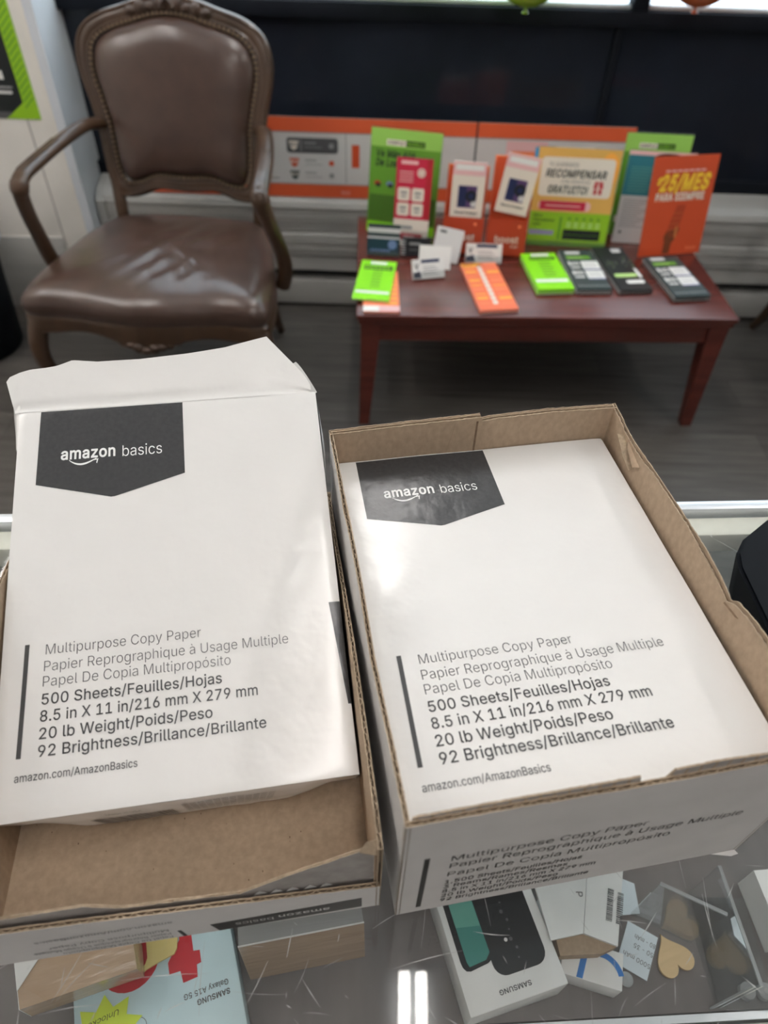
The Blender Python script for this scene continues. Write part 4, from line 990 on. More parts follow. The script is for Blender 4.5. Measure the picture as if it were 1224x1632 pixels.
for c_ in (0.004, 0.013):
    z = 0.002
    while z < 0.029:
        h = rb.choice([0.0004, 0.0007, 0.0011])
        m.quad(*[P0+U*p+V*q-Vector((0, 0, q*0.03)) for p, q in ((z, c_), (z, c_+0.0055), (z+h, c_+0.0055), (z+h, c_))], 'dark_grey')
        z += h+rb.choice([0.0004, 0.0007])
m.build('lid_flap', t)
t = thing('phone_box', 'white box with two blue stripes, under the glass in front of the open white box', 'box', (0.1700, 0.1420, SH), R(-14), GB)
m = MB(); m.box((0.026, 0.016, 0.0145), (0.054, 0.030, 0.029), 'box_white', 0.001)
f = face(0.0292)
shape(m, f, [(0.013, 0.0015), (0.0185, 0.0015), (0.0235, 0.031), (0.018, 0.031)], 'stripe_blue')
ring(m, f, 0.034, 0.006, 0.0165, 0.0048, 'stripe_blue', 0.0001, 12, 20, 95)
m.build('carton_body', t)
t = thing('price_card', 'small white price card with handwriting, lying beside the wooden heart under the glass', 'card', (0.2300, 0.1595, SH), R(-28), 'cards under the glass')
m = MB(); m.box((0.0145, 0.018, 0.0007), (0.029, 0.040, 0.0010), 'card_blue_white')
f = face(0.0013)
for body, y, w in (('80 - mAh', 0.0305, 0.020), ('50 - 35', 0.0225, 0.019), ('5000 mAh', 0.0120, 0.026)):
    m.text(body, flipped(f, 0.0290, y), 0, 0, 0.0040, 'dark_grey', width=w, weight=0.0)
m.build('card_sheet', t)
t = thing('price_card', 'blank white card behind the handwritten price card under the glass', 'card', (0.2420, 0.2020, SH), R(12), 'cards under the glass')
m = MB(); m.prism([(-0.004, -0.004, 0), (0.018, -0.006, 0), (0.024, 0.020, 0), (0.008, 0.030, 0), (-0.010, 0.028, 0)], (0, 0, 0.001), 'card_blue_white'); m.build('card_sheet', t)
t = MB()
P = []
for i in range(48):
    a = 2*math.pi*i/48
    P.append((16*math.sin(a)**3, 13*math.cos(a)-5*math.cos(2*a)-2*math.cos(3*a)-math.cos(4*a)))
t.prism([(x*0.00112, y*0.00118, 0) for x, y in P], (0, 0, 0.003), 'thin_wood')
h = t.build('wooden_heart', loc=(0.2834, 0.1636, SH), rotz=R(-158))
tag(h, 'thin wooden heart lying on the dark shelf under the glass', 'ornament')
t = MB(); t.lathe([(0, 0.0), (0.0058, 0.0), (0.0062, 0.0010), (0.0045, 0.0026), (0.0, 0.0032)], (0, 0, 0), 'acrylic_edge', 18)
tag(t.build('rubber_bumper', loc=(0.2360, 0.1450, SH)), 'small clear round bumper lying left of the wooden heart under the glass', 'bumper')
# clear acrylic stand, with round rubber feet
t = thing('acrylic_stand', 'clear acrylic display stand standing at the right under the glass', 'stand', (0.3065, 0.17, SH), 0)
m = MB(); m.box((0.034, 0.0, 0.0012), (0.052, 0.092, 0.0024), 'acrylic'); m.build('base_plate', t)
rz = Matrix.Rotation(R(4), 3, 'Z')
m = MB()
m.box((0.003, -0.001, 0.051), (0.0022, 0.090, 0.097), 'acrylic', 0, rz)
m.box((0.003, -0.001, 0.0995), (0.0028, 0.090, 0.0016), 'acrylic_edge', 0, rz)
m.build('side_sheet', t)
m = MB(); m.box((0.0005, -0.0455, 0.050), (0.0024, 0.0016, 0.096), 'acrylic_edge', 0, rz); m.build('sheet_edge', t)
rz2 = Matrix.Rotation(R(-24), 3, 'Z')
m = MB(); m.box((-0.031, 0.0165, 0.0995), (0.056, 0.0028, 0.0020), 'acrylic_edge', 0, rz2); m.build('cross_bar', t)
m = MB(); m.box((-0.031, 0.0165, 0.052), (0.056, 0.0020, 0.092), 'acrylic', 0, rz2); m.build('cross_sheet', t)
for x, y in ((0.036, -0.032), (0.052, -0.032)):
    m = MB(); m.lathe([(0.0, 0.0095), (0.0048, 0.0095), (0.0068, 0.008), (0.0075, 0.004), (0.0075, 0.0024)], (x, y, 0), 'acrylic_edge', 20)
    m.lathe([(0.0, 0.0098), (0.0022, 0.0098)], (x, y, 0), 'mid_grey', 12)
    m.build('foot', t)
m = MB(); m.prism([(0.028, 0.020, 0.030), (0.034, 0.023, 0.030), (0.035, -0.004, 0.030), (0.027, 0.006, 0.030)], (0, 0, 0.0012), 'card_blue_white'); m.build('price_tag', t)
t = thing('phone_box', 'beige box corner at the right edge of the photo under the glass', 'box', (0.3660, 0.2300, SH), R(-84), GB)
m = MB(); m.prism([(0, 0, 0), (0.060, 0.0, 0), (0.060, 0.060, 0), (0, 0.060, 0)], (0, 0, 0.040), 'box_white'); m.build('carton_body', t)

# black plastic box on the glass at the right edge
t = thing('card_terminal', 'black plastic box with a rounded corner on the glass counter at the right edge', 'device', (0.0, 0.0, HC))
b = bmesh.new()
pts = [(0.2905, 0.235), (0.2850, 0.366), (0.288, 0.382), (0.299, 0.398), (0.328, 0.422), (0.338, 0.427), (0.46, 0.432), (0.46, 0.235)]
vs = [b.verts.new((x+(0.012 if x < 0.3 else 0.0), y-(0.012 if y > 0.39 else 0.0), 0.001)) for x, y in pts]
fc = b.faces.new(vs)
ex = bmesh.ops.extrude_face_region(b, geom=[fc])
for g in [g for g in ex['geom'] if isinstance(g, bmesh.types.BMVert)]:
    q = min(pts, key=lambda p: (p[0]+(0.012 if p[0] < 0.3 else 0.0)-g.co.x)**2+(p[1]-(0.012 if p[1] > 0.39 else 0.0)-g.co.y)**2)
    g.co = (q[0], q[1], 0.049)
bmesh.ops.recalc_face_normals(b, faces=b.faces)
bmesh.ops.bevel(b, geom=[e for e in b.edges if all(v.co.z > 0.04 for v in e.verts)], offset=0.003, segments=2, affect='EDGES')
m = MB(); m.bm(b, 'plastic_black', True); m.build('housing', t)
m = MB(); m.box((0.39, 0.34, 0.0495), (0.09, 0.07, 0.0015), 'dark_glass', 0.0005); m.build('screen', t)

# ------------------------------------------------------------------ low table
K = 1.0195
ZT = 0.40
tb = thing('coffee_table', 'dark red cherry wood coffee table with tapered legs, covered in leaflets', 'table', (-0.094*K, 1.742*K, 0), R(2.44))
TW, TD = 1.079*K, 0.645*K
m = MB()
m.box((TW/2, TD/2, ZT-0.008), (TW, TD, 0.016), 'cherry', 0.004)
m.box((TW/2, TD/2, ZT-0.024), (TW-0.012, TD-0.012, 0.018), 'cherry', 0.003)
m.build('tabletop', tb)
for x, y, sx, sy in ((TW/2, 0.030, TW-0.10, 0.02), (TW/2, TD-0.030, TW-0.10, 0.02), (0.030, TD/2, 0.02, TD-0.10), (TW-0.030, TD/2, 0.02, TD-0.10)):
    m = MB(); m.box((x, y, ZT-0.063), (sx, sy, 0.060), 'cherry', 0.002); m.build('apron', tb)
for sx in (0, 1):
    for sy in (0, 1):
        m = MB()
        cx, cy = (0.012, TW-0.012)[sx], (0.014, TD-0.014)[sy]
        dx, dy = (1, -1)[sx], (1, -1)[sy]
        vs = []
        for z, w, o in ((ZT-0.032, 0.058, 0.0), (ZT-0.095, 0.054, 0.0), (0.0, 0.032, -0.006)):
            vs += [(cx+dx*o, cy+dy*o*0.5, z), (cx+dx*(o+w), cy+dy*o*0.5, z), (cx+dx*(o+w), cy+dy*(o*0.5+w), z), (cx+dx*o, cy+dy*(o*0.5+w), z)]
        fs = [(0, 1, 2, 3), (8, 9, 10, 11)]
        for l in (0, 4):
            fs += [(l+i, l+(i+1) % 4, l+4+(i+1) % 4, l+4+i) for i in range(4)]
        m.add(vs, fs, 'cherry')
        m.build('leg', tb)

# ------------------------------------------------------------------ signs and leaflets on the table
def sign_frame(mid, yaw, lean, w, z=ZT):
    e = Vector((math.cos(R(yaw)), math.sin(R(yaw)), 0))
    nb = Vector((-e.y, e.x, 0))
    up = Vector((0, 0, math.cos(R(lean))))+nb*math.sin(R(lean))
    n = e.cross(up)
    o = Vector((mid[0]*K, mid[1]*K, z+0.0015))-e*(w/2)
    return Matrix(((e.x, up.x, n.x, o.x), (e.y, up.y, n.y, o.y), (e.z, up.z, n.z, o.z), (0, 0, 0, 1)))
def sign(name, label, cat, mid, yaw, w, h, base, lean=12, group=None, z=ZT, sheet='printed_sheet', th=0.0012):
    t = thing(name, label, cat, group=group)
    t.matrix_world = sign_frame(mid, yaw, lean, w, z+th/2*math.sin(R(lean)))
    m = MB()
    m.box((w/2, h/2, 0), (w, h, th), base)
    f = lambda x, y, k=0.0: Vector((x, y, th/2+0.0002+k))
    tx = lambda body, x, y, cap, mt, **kw: m.text(body, lambda a, b: Vector((a, b, th/2+0.0007)), x, y, cap, mt, **kw)
    return t, m, f, tx
def holder(t, w, h, lean, pocket=0.0, depth=0.045):
    m = MB()
    a = R(lean)
    m.box((w/2, h/2+0.0025, -0.0024), (w+0.004, h+0.004, 0.0018), 'acrylic')
    m.prism([(0, 0.001, -0.003), (w, 0.001, -0.003), (w, 0.001+depth*math.sin(a), -depth*math.cos(a)), (0, 0.001+depth*math.sin(a), -depth*math.cos(a))], (0, 0.0018, 0.0005), 'acrylic')
    if pocket:
        m.box((w/2, pocket/2+0.0004, 0.006), (w+0.004, pocket, 0.0014), 'acrylic')
    m.build('acrylic_holder', t)
def easel(t, w, h, lean):
    a = R(lean)
    m = MB()
    d = 0.05
    fy, fz = 0.001+d*math.sin(a), -d*math.cos(a)
    m.prism([(w*0.36, h*0.62, -0.0012), (w*0.64, h*0.62, -0.0012), (w*0.70, fy, fz), (w*0.30, fy, fz)], (0, 0, -0.0014), 'cream')
    m.build('easel_back', t)
GS = 'signs standing on the coffee table'
def logo_simple(m, f, tx, cx, y, w):
    h = w*0.135
    rect(m, f, cx-w/2, y, cx, y+h, 'cream', 0.0001)
    rect(m, f, cx, y, cx+w/2, y+h, 'near_black', 0.0001)
    tx('SIMPLE', cx-w*0.47, y+h*0.24, h*0.52, 'near_black', width=w*0.43, weight=0.015)
    tx('MOBILE', cx+w*0.03, y+h*0.24, h*0.52, 'lime', width=w*0.44, weight=0.015)

w, h = 0.226, 0.306
t, m, f, tx = sign('counter_sign', 'tall green sign with black Spanish heading at the left end of the table', 'sign', (0.021, 2.254), -11.4, w, h, 'lime_dark', group=GS)
rect(m, f, 0, 0.255, w, h, 'lime_pale')
rect(m, f, 0, 0.0, w, 0.030, 'bright_lime')
rect(m, f, 0.004, 0.034, w-0.004, 0.115, 'green_deep', 0.0001)
logo_simple(m, f, tx, 0.112, 0.260, 0.122)
tx('Ve Más Allá', 0.018, 0.226, 0.020, 'near_black', width=0.125, weight=0.024, slant=0.15)
tx('De Los', 0.018, 0.200, 0.020, 'near_black', width=0.070, weight=0.024, slant=0.15)
for x, c in ((0.028, 'orange_dark'), (0.068, 'steel_blue')):
    shape(m, f, disc(x, 0.148, 0.011, 14, 0.008), c, 0.0001)
    shape(m, f, disc(x+0.003, 0.143, 0.009, 14, 0.006), 'near_black', 0.0002)
m.build('printed_sheet', t)
holder(t, w, h, 12)

def phone_card(m, f, tx, x0, y0, w, h):
    """white panel with a dark photo of a handset camera"""
    shape(m, f, rrect(x0, y0, x0+w, y0+h, 0.006), 'cream', 0.0001)
    rect(m, f, x0+w*0.18, y0+h*0.26, x0+w*0.80, y0+h*0.78, 'violet', 0.0002)
    rect(m, f, x0+w*0.20, y0+h*0.28, x0+w*0.46, y0+h*0.76, 'navy', 0.0003)
    shape(m, f, disc(x0+w*0.62, y0+h*0.54, w*0.19, 18), 'near_black', 0.0004)
    shape(m, f, disc(x0+w*0.62, y0+h*0.54, w*0.10, 14), 'navy', 0.0005)
    shape(m, f, disc(x0+w*0.72, y0+h*0.36, w*0.10, 12), 'pale_grey', 0.0004)
    tx('Boost Protect', x0+w*0.12, y0+h*0.12, h*0.058, 'near_black', width=w*0.76, weight=0.02)
w, h = 0.112, 0.258
t, m, f, tx = sign('leaflet_holder', 'crimson leaflet with four white boxes standing in front of the tall green sign', 'leaflet', (0.053, 2.168), -7.2, w, h, 'red', group='leaflet holders on the coffee table')
rect(m, f, 0, 0.0, w, 0.082, 'cream')
rect(m, f, 0.012, 0.018, w-0.018, 0.040, 'red_deep', 0.0001)
rect(m, f, 0.034, 0.024, 0.068, 0.033, 'pink', 0.0002)
rect(m, f, 0.012, 0.052, 0.060, 0.062, 'mid_grey', 0.0001)
rect(m, f, 0.094, 0.082, w, h, 'red_deep', 0.0001)
for x in (0.008, 0.052):
    for y in (0.092, 0.136):
        shape(m, f, rrect(x, y, x+0.038, y+0.038, 0.006), 'cream', 0.0002)
        rect(m, f, x+0.009, y+0.020, x+0.029, y+0.027, 'mid_grey', 0.0004)
        rect(m, f, x+0.011, y+0.010, x+0.027, y+0.015, 'mid_grey', 0.0004)
shape(m, f, disc(0.078, 0.218, 0.013, 20), 'cream', 0.0002)
ring(m, f, 0.078, 0.218, 0.007, 0.002, 'red', 0.0003)
rect(m, f, 0.014, 0.240, 0.066, 0.250, 'pink', 0.0001)
for k in range(4):
    rect(m, f, 0.010, 0.190+0.009*k, 0.054, 0.193+0.009*k, 'pink', 0.0001)
m.build('printed_sheet', t)
holder(t, w, h, 12, 0.05, 0.05)

def orange_holder(label, mid, yaw, tilt, wd, ht, cardx, cardy):
    w, h = wd, ht
    t, m, f, tx = sign('leaflet_holder', label, 'leaflet holder', mid, yaw, w, h, 'orange_pale', lean=9, group='leaflet holders on the coffee table', th=0.002)
    rect(m, f, 0.004, 0.004, w-0.004, h-0.004, 'orange')
    m.build('back_board', t)
    m = MB()
    z0 = 0.026
    m.box((w/2, 0.054, z0), (w, 0.108, 0.002), 'orange_dark')
    for x in (0.001, w-0.001):
        m.prism([(x-0.001, 0, 0), (x+0.001, 0, 0), (x+0.001, h*0.96, 0), (x+0.001, 0.108, z0), (x+0.001, 0, z0), ][:1]+[(x-0.001, h*0.96, 0), (x-0.001, 0.108, z0), (x-0.001, 0, z0)], (0.002, 0, 0), 'orange')
    fz = lambda x, y, k=0.0: Vector((x, y, z0+0.0012+k))
    m.text('boost', lambda a, b: Vector((a, b, z0+0.0016)), w*0.20, 0.040, 0.020, 'cream', width=w*0.62, weight=0.012)
    m.text('mobile', lambda a, b: Vector((a, b, z0+0.0016)), w*0.62, 0.026, 0.008, 'cream', width=w*0.20, weight=0.004)
    shape(m, fz, disc(w*0.80, 0.090, 0.005, 12), 'orange_pale')
    m.build('front_pocket', t)
    m = MB()
    cw, ch = 0.100, 0.165
    zc = 0.014
    m.box((w/2+cardx, cardy+ch/2, zc), (cw, ch, 0.006), 'cream', 0.0, Matrix.Rotation(R(tilt), 3, 'Z'))
    rm = Matrix.Rotation(R(tilt), 3, 'Z')
    c0 = Vector((w/2+cardx, cardy+ch/2, zc+0.0033))
    g = lambda x, y, k=0.0: c0+rm @ Vector((x-cw/2, y-ch/2, k))
    def gx(body, x, y, cap, mt, **kw):
        m.text(body, lambda a, b: g(a, b, 0.0007), x, y, cap, mt, **kw)
    rect(m, g, 0.0, 0.128, cw, ch, 'pink')
    rect(m, g, 0.008, 0.142, cw-0.008, 0.158, 'white', 0.0001)
    phone_card(m, g, gx, 0.004, 0.004, cw-0.008, 0.122)
    m.build('leaflet', t)
orange_holder('orange leaflet holder with a phone card, standing right of the tall green sign', (0.215, 2.152), -6.0, 0, 0.124, 0.252, 0.004, 0.098)
orange_holder('taller orange leaflet holder with a tilted phone card, left of the reward sign', (0.350, 2.142), -4.2, -8, 0.122, 0.284, 0.014, 0.124)

w, h = 0.062, 0.258
t, m, f, tx = sign('leaflet', 'narrow white and blue leaflet standing between the taller orange holder and the reward sign', 'leaflet', (0.462, 2.292), -4.4, w, h, 'pale_grey', group='leaflets on the coffee table')
rect(m, f, 0, 0.165, w, h, 'sky_blue')
rect(m, f, 0.036, 0.190, 0.056, 0.204, 'pale_grey', 0.0001)
shape(m, f, disc(0.030, 0.095, 0.022, 18, 0.030), 'tan', 0.0001)
shape(m, f, disc(0.030, 0.112, 0.020, 18, 0.020), 'near_black', 0.0002)
m.build('printed_sheet', t)
holder(t, w, h, 12)

w, h = 0.254, 0.288
t, m, f, tx = sign('counter_sign', 'gold and lime reward sign with a cream speech panel in the middle of the table', 'sign', (0.553, 2.202), -3.0, w, h, 'gold', group=GS)
shape(m, f, rrect(0.014, 0.150, w-0.014, 0.262, 0.012), 'cream', 0.0001)
tx('TE QUEREMOS', 0.036, 0.236, 0.011, 'dark_grey', width=0.092, weight=0.0)
tx('RECOMPENSAR', 0.030, 0.206, 0.021, 'near_black', width=0.188, weight=0.026, slant=0.12)
tx('CON SERVICIO', 0.080, 0.189, 0.010, 'dark_grey', width=0.092, weight=0.0)
tx('GRATUITO!', 0.042, 0.160, 0.021, 'near_black', width=0.126, weight=0.026, slant=0.12)
rect(m, f, 0.186, 0.160, 0.212, 0.176, 'crimson', 0.0002)
rect(m, f, 0.184, 0.178, 0.214, 0.188, 'crimson', 0.0002)
rect(m, f, 0.196, 0.160, 0.201, 0.190, 'cream', 0.0003)
shape(m, f, disc(0.192, 0.193, 0.007, 12, 0.005), 'crimson', 0.0002)
shape(m, f, disc(0.206, 0.193, 0.007, 12, 0.005), 'crimson', 0.0002)
shape(m, f, rrect(0.020, 0.109, 0.186, 0.137, 0.013), 'pink', 0.0001)
rect(m, f, 0.026, 0.110, 0.170, 0.136, 'red', 0.0002)
rect(m, f, 0.044, 0.121, 0.154, 0.1245, 'pink', 0.0004)
shape(m, f, disc(0.222, 0.230, 0.030, 20, 0.05), 'amber', 0.00005)
rect(m, f, 0, 0.0, w, 0.104, 'poster_green', 0.0003)
rect(m, f, 0, 0.0, w, 0.012, 'lime_dark', 0.0004)
for body, y in (('More', 0.088), ('international', 0.075), ('calls', 0.062)):
    tx(body, 0.012, y, 0.008, 'near_black', weight=0.016)
rect(m, f, 0.004, 0.034, 0.082, 0.048, 'lilac', 0.0004)
rect(m, f, 0.096, 0.022, 0.104, 0.090, 'lime_dark', 0.0004)
for q in range(5):
    rect(m, f, 0.122+0.023*q, 0.082, 0.132+0.023*q, 0.090, 'lime_dark', 0.0004)
    for y in (0.060, 0.069):
        rect(m, f, 0.120+0.023*q, y, 0.134+0.023*q, y+0.005, 'mint', 0.0004)
rect(m, f, 0.112, 0.022, 0.232, 0.053, 'near_black', 0.0004)
for q in range(12):
    rect(m, f, 0.116+0.0095*q, 0.037, 0.122+0.0095*q, 0.038, 'lime', 0.0005)
m.build('printed_sheet', t)
holder(t, w, h, 12, 0.02, 0.03)

w, h = 0.206, 0.304
t, m, f, tx = sign('counter_sign', 'tall green sign behind the teal sheet at the right end of the table', 'sign', (0.812, 2.300), -2.6, w, h, 'lime_dark', group=GS)
rect(m, f, 0, 0.252, w, h, 'lime_pale')
logo_simple(m, f, tx, 0.100, 0.262, 0.112)
rect(m, f, 0.010, 0.040, 0.060, 0.060, 'cream', 0.0001)
tx('$25', 0.016, 0.043, 0.011, 'near_black', weight=0.02)
m.build('printed_sheet', t)
holder(t, w, h, 12)
w, h = 0.206, 0.274
t, m, f, tx = sign('counter_sign', 'teal and white printed sheet between the tall green sign and the orange sign', 'sign', (0.812, 2.238), -4.0, w, h, 'pale_grey', group=GS)
rect(m, f, 0, 0.145, w, h, 'teal')
rect(m, f, 0, 0.262, w, h, 'pink', 0.0001)
shape(m, f, disc(0.125, 0.258, 0.046, 20, 0.012), 'near_black', 0.0002)
for k in range(9):
    rect(m, f, 0.014, 0.226-0.0085*k, 0.014+0.075-0.006*(k % 3), 0.2285-0.0085*k, 'aqua', 0.0001)
for k in range(13):
    rect(m, f, 0.012, 0.132-0.0068*k, 0.012+0.090-0.012*(k % 4), 0.1342-0.0068*k, 'mid_grey', 0.0001)
shape(m, f, disc(0.020, 0.034, 0.005, 12), 'dark_grey', 0.0001)
m.build('printed_sheet', t)
holder(t, w, h, 12)

w, h = 0.215, 0.290
t, m, f, tx = sign('counter_sign', 'orange sign with yellow price lettering and a raised hand, frontmost at the right', 'sign', (0.878, 2.169), 12.2, w, h, 'orange', group=GS)
m.v = [Vector((v.x, v.y, v.z)) for v in m.v]
[rect(m, f, 0.044+0.0195*q, 0.246, 0.060+0.0195*q, 0.251, 'pink') for q in range(7)]
tx('$', 0.020, 0.212, 0.018, 'yellow', weight=0.03, slant=0.2)
tx('25/MES', 0.030, 0.194, 0.043, 'yellow', width=0.166, weight=0.042, slant=0.18)
tx('PARA SIEMPRE', 0.024, 0.165, 0.020, 'cream', width=0.166, weight=0.036)
# raised hand holding a slab of folded notes
hp = [(0.083, 0.004), (0.083, 0.040), (0.078, 0.054), (0.082, 0.066), (0.091, 0.072), (0.100, 0.078), (0.112, 0.076), (0.122, 0.084), (0.128, 0.080), (0.122, 0.062), (0.116, 0.046), (0.108, 0.036), (0.106, 0.004)]
shape(m, f, hp, 'brown_skin', 0.0001)
shape(m, f, [(0.084, 0.062), (0.092, 0.108), (0.104, 0.150), (0.134, 0.150), (0.128, 0.104), (0.118, 0.064), (0.104, 0.056)], 'orange_dark', 0.0002)
for k in range(4):
    shape(m, f, [(0.087+0.003*k, 0.078+0.016*k), (0.119+0.003*k, 0.078+0.016*k), (0.1192+0.003*k, 0.0792+0.016*k), (0.0872+0.003*k, 0.0792+0.016*k)], 'tan', 0.0003)
for k in range(4):
    shape(m, f, rrect(0.083+0.0075*k, 0.054+0.002*k, 0.0895+0.0075*k, 0.072+0.002*k, 0.003), 'brown_skin', 0.0004)
shape(m, f, rrect(0.112, 0.052, 0.120, 0.088, 0.0038), 'tan', 0.0004)
tx('boost', 0.162, 0.014, 0.010, 'orange_pale', width=0.036, weight=0.008)
m.build('printed_sheet', t)
easel(t, w, h, 12)

# stacks of leaflets lying flat
def stack(name, label, p, yaw, w, l, hh, base, group, n=8, z=ZT):
    t = thing(name, label, 'leaflets', (p[0]*K, p[1]*K, z), R(yaw), group)
    m = MB()
    rs = random.Random(int(1000*p[0]))
    for i in range(n):
        m.box((w/2+rs.uniform(-.001, .001), l/2+rs.uniform(-.0015, .0015), 0.0006+hh*(i+0.5)/n), (w, l, hh/n*0.86), base if i == n-1 else ('pale_grey' if i % 3 == 1 else base))
    f = lambda x, y, k=0.0: Vector((x, y, hh+0.0009+k))
    tx = lambda body, x, y, cap, mt, **kw: m.text(body, lambda a, b: Vector((a, b, hh+0.0015)), x, y, cap, mt, **kw)
    return t, m, f, tx
GL = 'stacks of leaflets lying on the coffee table'
t, m, f, tx = stack('leaflet_stack', 'bright green leaflet stack lying in front of the gold reward sign', (0.424, 1.884), 7, 0.110, 0.226, 0.020, 'bright_lime', GL)
rect(m, f, 0.030, 0.204, 0.085, 0.220, 'white')
rect(m, f, 0.020, 0.180, 0.100, 0.200, 'near_black')
[rect(m, f, 0.024+0.012*q, 0.186, 0.032+0.012*q, 0.195, 'bright_lime', 0.0002) for q in range(6)]
for k in range(6):
    rect(m, f, 0.040, 0.160-0.017*k, 0.080-0.004*(k % 2), 0.166-0.017*k, 'lime_dark')
rect(m, f, 0.006, 0.040, 0.104, 0.058, 'white')
m.build('leaflets', t)
def plan_leaflet(m, f, tx):
    rect(m, f, 0.016, 0.220, 0.062, 0.238, 'pale_grey')
    rect(m, f, 0.012, 0.188, 0.088, 0.208, 'lime_dark')
    rect(m, f, 0.016, 0.196, 0.066, 0.200, 'mint', 0.0002)
    for y, s in ((0.128, '$60'), (0.068, '$50')):
        tx(s, 0.008, y+0.020, 0.020, 'white', width=0.036, weight=0.03)
        rect(m, f, 0.012, y, 0.042, y+0.010, 'pale_grey')
        shape(m, f, rrect(0.050, y-0.006, 0.104, y+0.046, 0.004), 'white')
        rect(m, f, 0.050, y-0.008, 0.104, y-0.004, 'lilac', 0.0001)
        for q in range(3):
            rect(m, f, 0.056, y+0.006+0.012*q, 0.096, y+0.009+0.012*q, 'mid_grey', 0.0001)
    rect(m, f, 0.006, 0.018, 0.104, 0.022, 'mid_grey')
t, m, f, tx = stack('leaflet_stack', 'dark leaflet stack with two white boxes, between the bright green and dotted stacks', (0.540, 1.896), 4.5, 0.106, 0.250, 0.018, 'slate', GL)
plan_leaflet(m, f, tx)
m.build('leaflets', t)
t, m, f, tx = stack('leaflet_stack', 'dark leaflet stack printed with pale dots, in front of the teal sheet', (0.668, 1.904), 8, 0.100, 0.275, 0.014, 'near_black', GL)
rect(m, f, 0.056, 0.236, 0.086, 0.262, 'pale_grey')
rs = random.Random(4)
for k in range(46):
    cx, cy = (0.030, 0.150) if k % 2 else (0.078, 0.170)
    a, q = rs.uniform(0, 6.3), rs.uniform(0.006, 0.028)
    shape(m, f, disc(cx+q*0.7*math.cos(a), cy+q*1.3*math.sin(a), rs.uniform(0.0008, 0.002), 6), rs.choice(['pale_grey', 'mint', 'mid_grey']))
shape(m, f, rrect(0.012, 0.078, 0.084, 0.100, 0.009), 'mint')
shape(m, f, rrect(0.036, 0.038, 0.092, 0.058, 0.008), 'white')
shape(m, f, [(0.086, 0.070), (0.096, 0.076), (0.094, 0.128), (0.086, 0.132)], 'white')
m.build('leaflets', t)
t, m, f, tx = stack('leaflet_stack', 'dark leaflet stack with two white boxes, just before the orange price sign', (0.818, 1.871), 9, 0.110, 0.245, 0.018, 'slate', GL)
plan_leaflet(m, f, tx)
m.build('leaflets', t)
t, m, f, tx = stack('leaflet_stack', 'orange and yellow leaflet stack at the front of the table in the middle', (0.250, 1.768), 9, 0.112, 0.278, 0.013, 'salmon', GL, n=6)
for k in range(10):
    rect(m, f, 0.046, 0.030+0.024*k, 0.060, 0.050+0.024*k, 'cream')
    rect(m, f, 0.004, 0.034+0.026*k, 0.038, 0.046+0.026*k if k % 2 else 0.040+0.026*k, 'amber' if k % 3 else 'orange_pale')
    rect(m, f, 0.070, 0.030+0.026*k, 0.108, 0.044+0.026*k if k % 2 else 0.036+0.026*k, 'amber' if k % 3 == 1 else 'orange_pale')
rect(m, f, 0.0, 0.256, 0.060, 0.276, 'amber')
m.build('leaflets', t)
t, m, f, tx = stack('leaflet_stack', 'pink and orange leaflet stack under the crooked green leaflet at the left corner', (-0.076, 1.752), 2, 0.104, 0.235, 0.008, 'orange_pale', GL, n=4)
rect(m, f, 0, 0, 0.104, 0.030, 'pink')
rect(m, f, 0.0, 0.0, 0.045, 0.030, 'white', 0.0001)
for k in range(7):
    rect(m, f, 0.066, 0.040+0.026*k, 0.098, 0.052+0.026*k, 'amber')
m.build('leaflets', t)
t, m, f, tx = stack('leaflet_stack', 'bright green leaflets lying crooked on the pink ones at the left corner', (-0.112, 1.808), -5, 0.108, 0.236, 0.005, 'bright_lime', GL, n=3, z=ZT+0.0098)
rect(m, f, 0.030, 0.214, 0.080, 0.230, 'white')
rect(m, f, 0.014, 0.180, 0.100, 0.204, 'near_black')
[rect(m, f, 0.018+0.013*q, 0.187, 0.027+0.013*q, 0.198, 'bright_lime', 0.0002) for q in range(6)]
for k in range(6):
    rect(m, f, 0.044, 0.164-0.018*k, 0.072, 0.170-0.018*k, 'lime_dark')
rect(m, f, 0.006, 0.036, 0.104, 0.050, 'white')
m.build('leaflets', t)

# business cards
GCARD = 'business card holders on the coffee table'
w, h = 0.102, 0.050
t, m, f, tx = sign('card_holder', 'clear holder of dark teal business cards under the tall green sign', 'card holder', (-0.030, 2.098), -4, w, h, 'teal_dark', lean=15, group=GCARD, th=0.006)
[rect(m, f, 0.012+0.009*q, 0.012, 0.018+0.009*q, 0.019, 'steel_blue', 0.0001) for q in range(7)]
shape(m, f, disc(0.080, 0.034, 0.014, 14), 'steel_blue')
m.build('cards', t)
m = MB()
for k in range(4):
    m.box((w/2, 0.046+0.012*k, -0.0075-0.0045*k), (w, 0.016, 0.004), 'pale_grey' if k % 2 == 0 else 'slate')
m.build('card_pack', t)
holder(t, w, 0.040, 15, 0.014, 0.025)
w, h = 0.090, 0.056
t, m, f, tx = sign('card_holder', 'black business cards with a yellow mark on a spiral-bound pad beside the dark teal ones', 'card holder', (0.073, 2.098), -2, w, h, 'phone_black', lean=15, group=GCARD, th=0.005)
rect(m, f, 0.022, 0.035, 0.058, 0.042, 'mid_grey', 0.0001)
rect(m, f, 0.022, 0.018, 0.050, 0.023, 'dark_grey')
shape(m, f, disc(0.076, 0.016, 0.007, 10), 'yellow')
m.build('cards', t)
for k in range(6):
    m = MB(); m.tube([(0.004+0.007*math.cos(a), 0.007+0.008*k, 0.007*math.sin(a)) for a in [2*math.pi*i/14 for i in range(14)]], 0.0012, 'pale_grey', 6, closed=True); m.build('spiral_ring', t)
holder(t, w, h, 15, 0.0, 0.025)
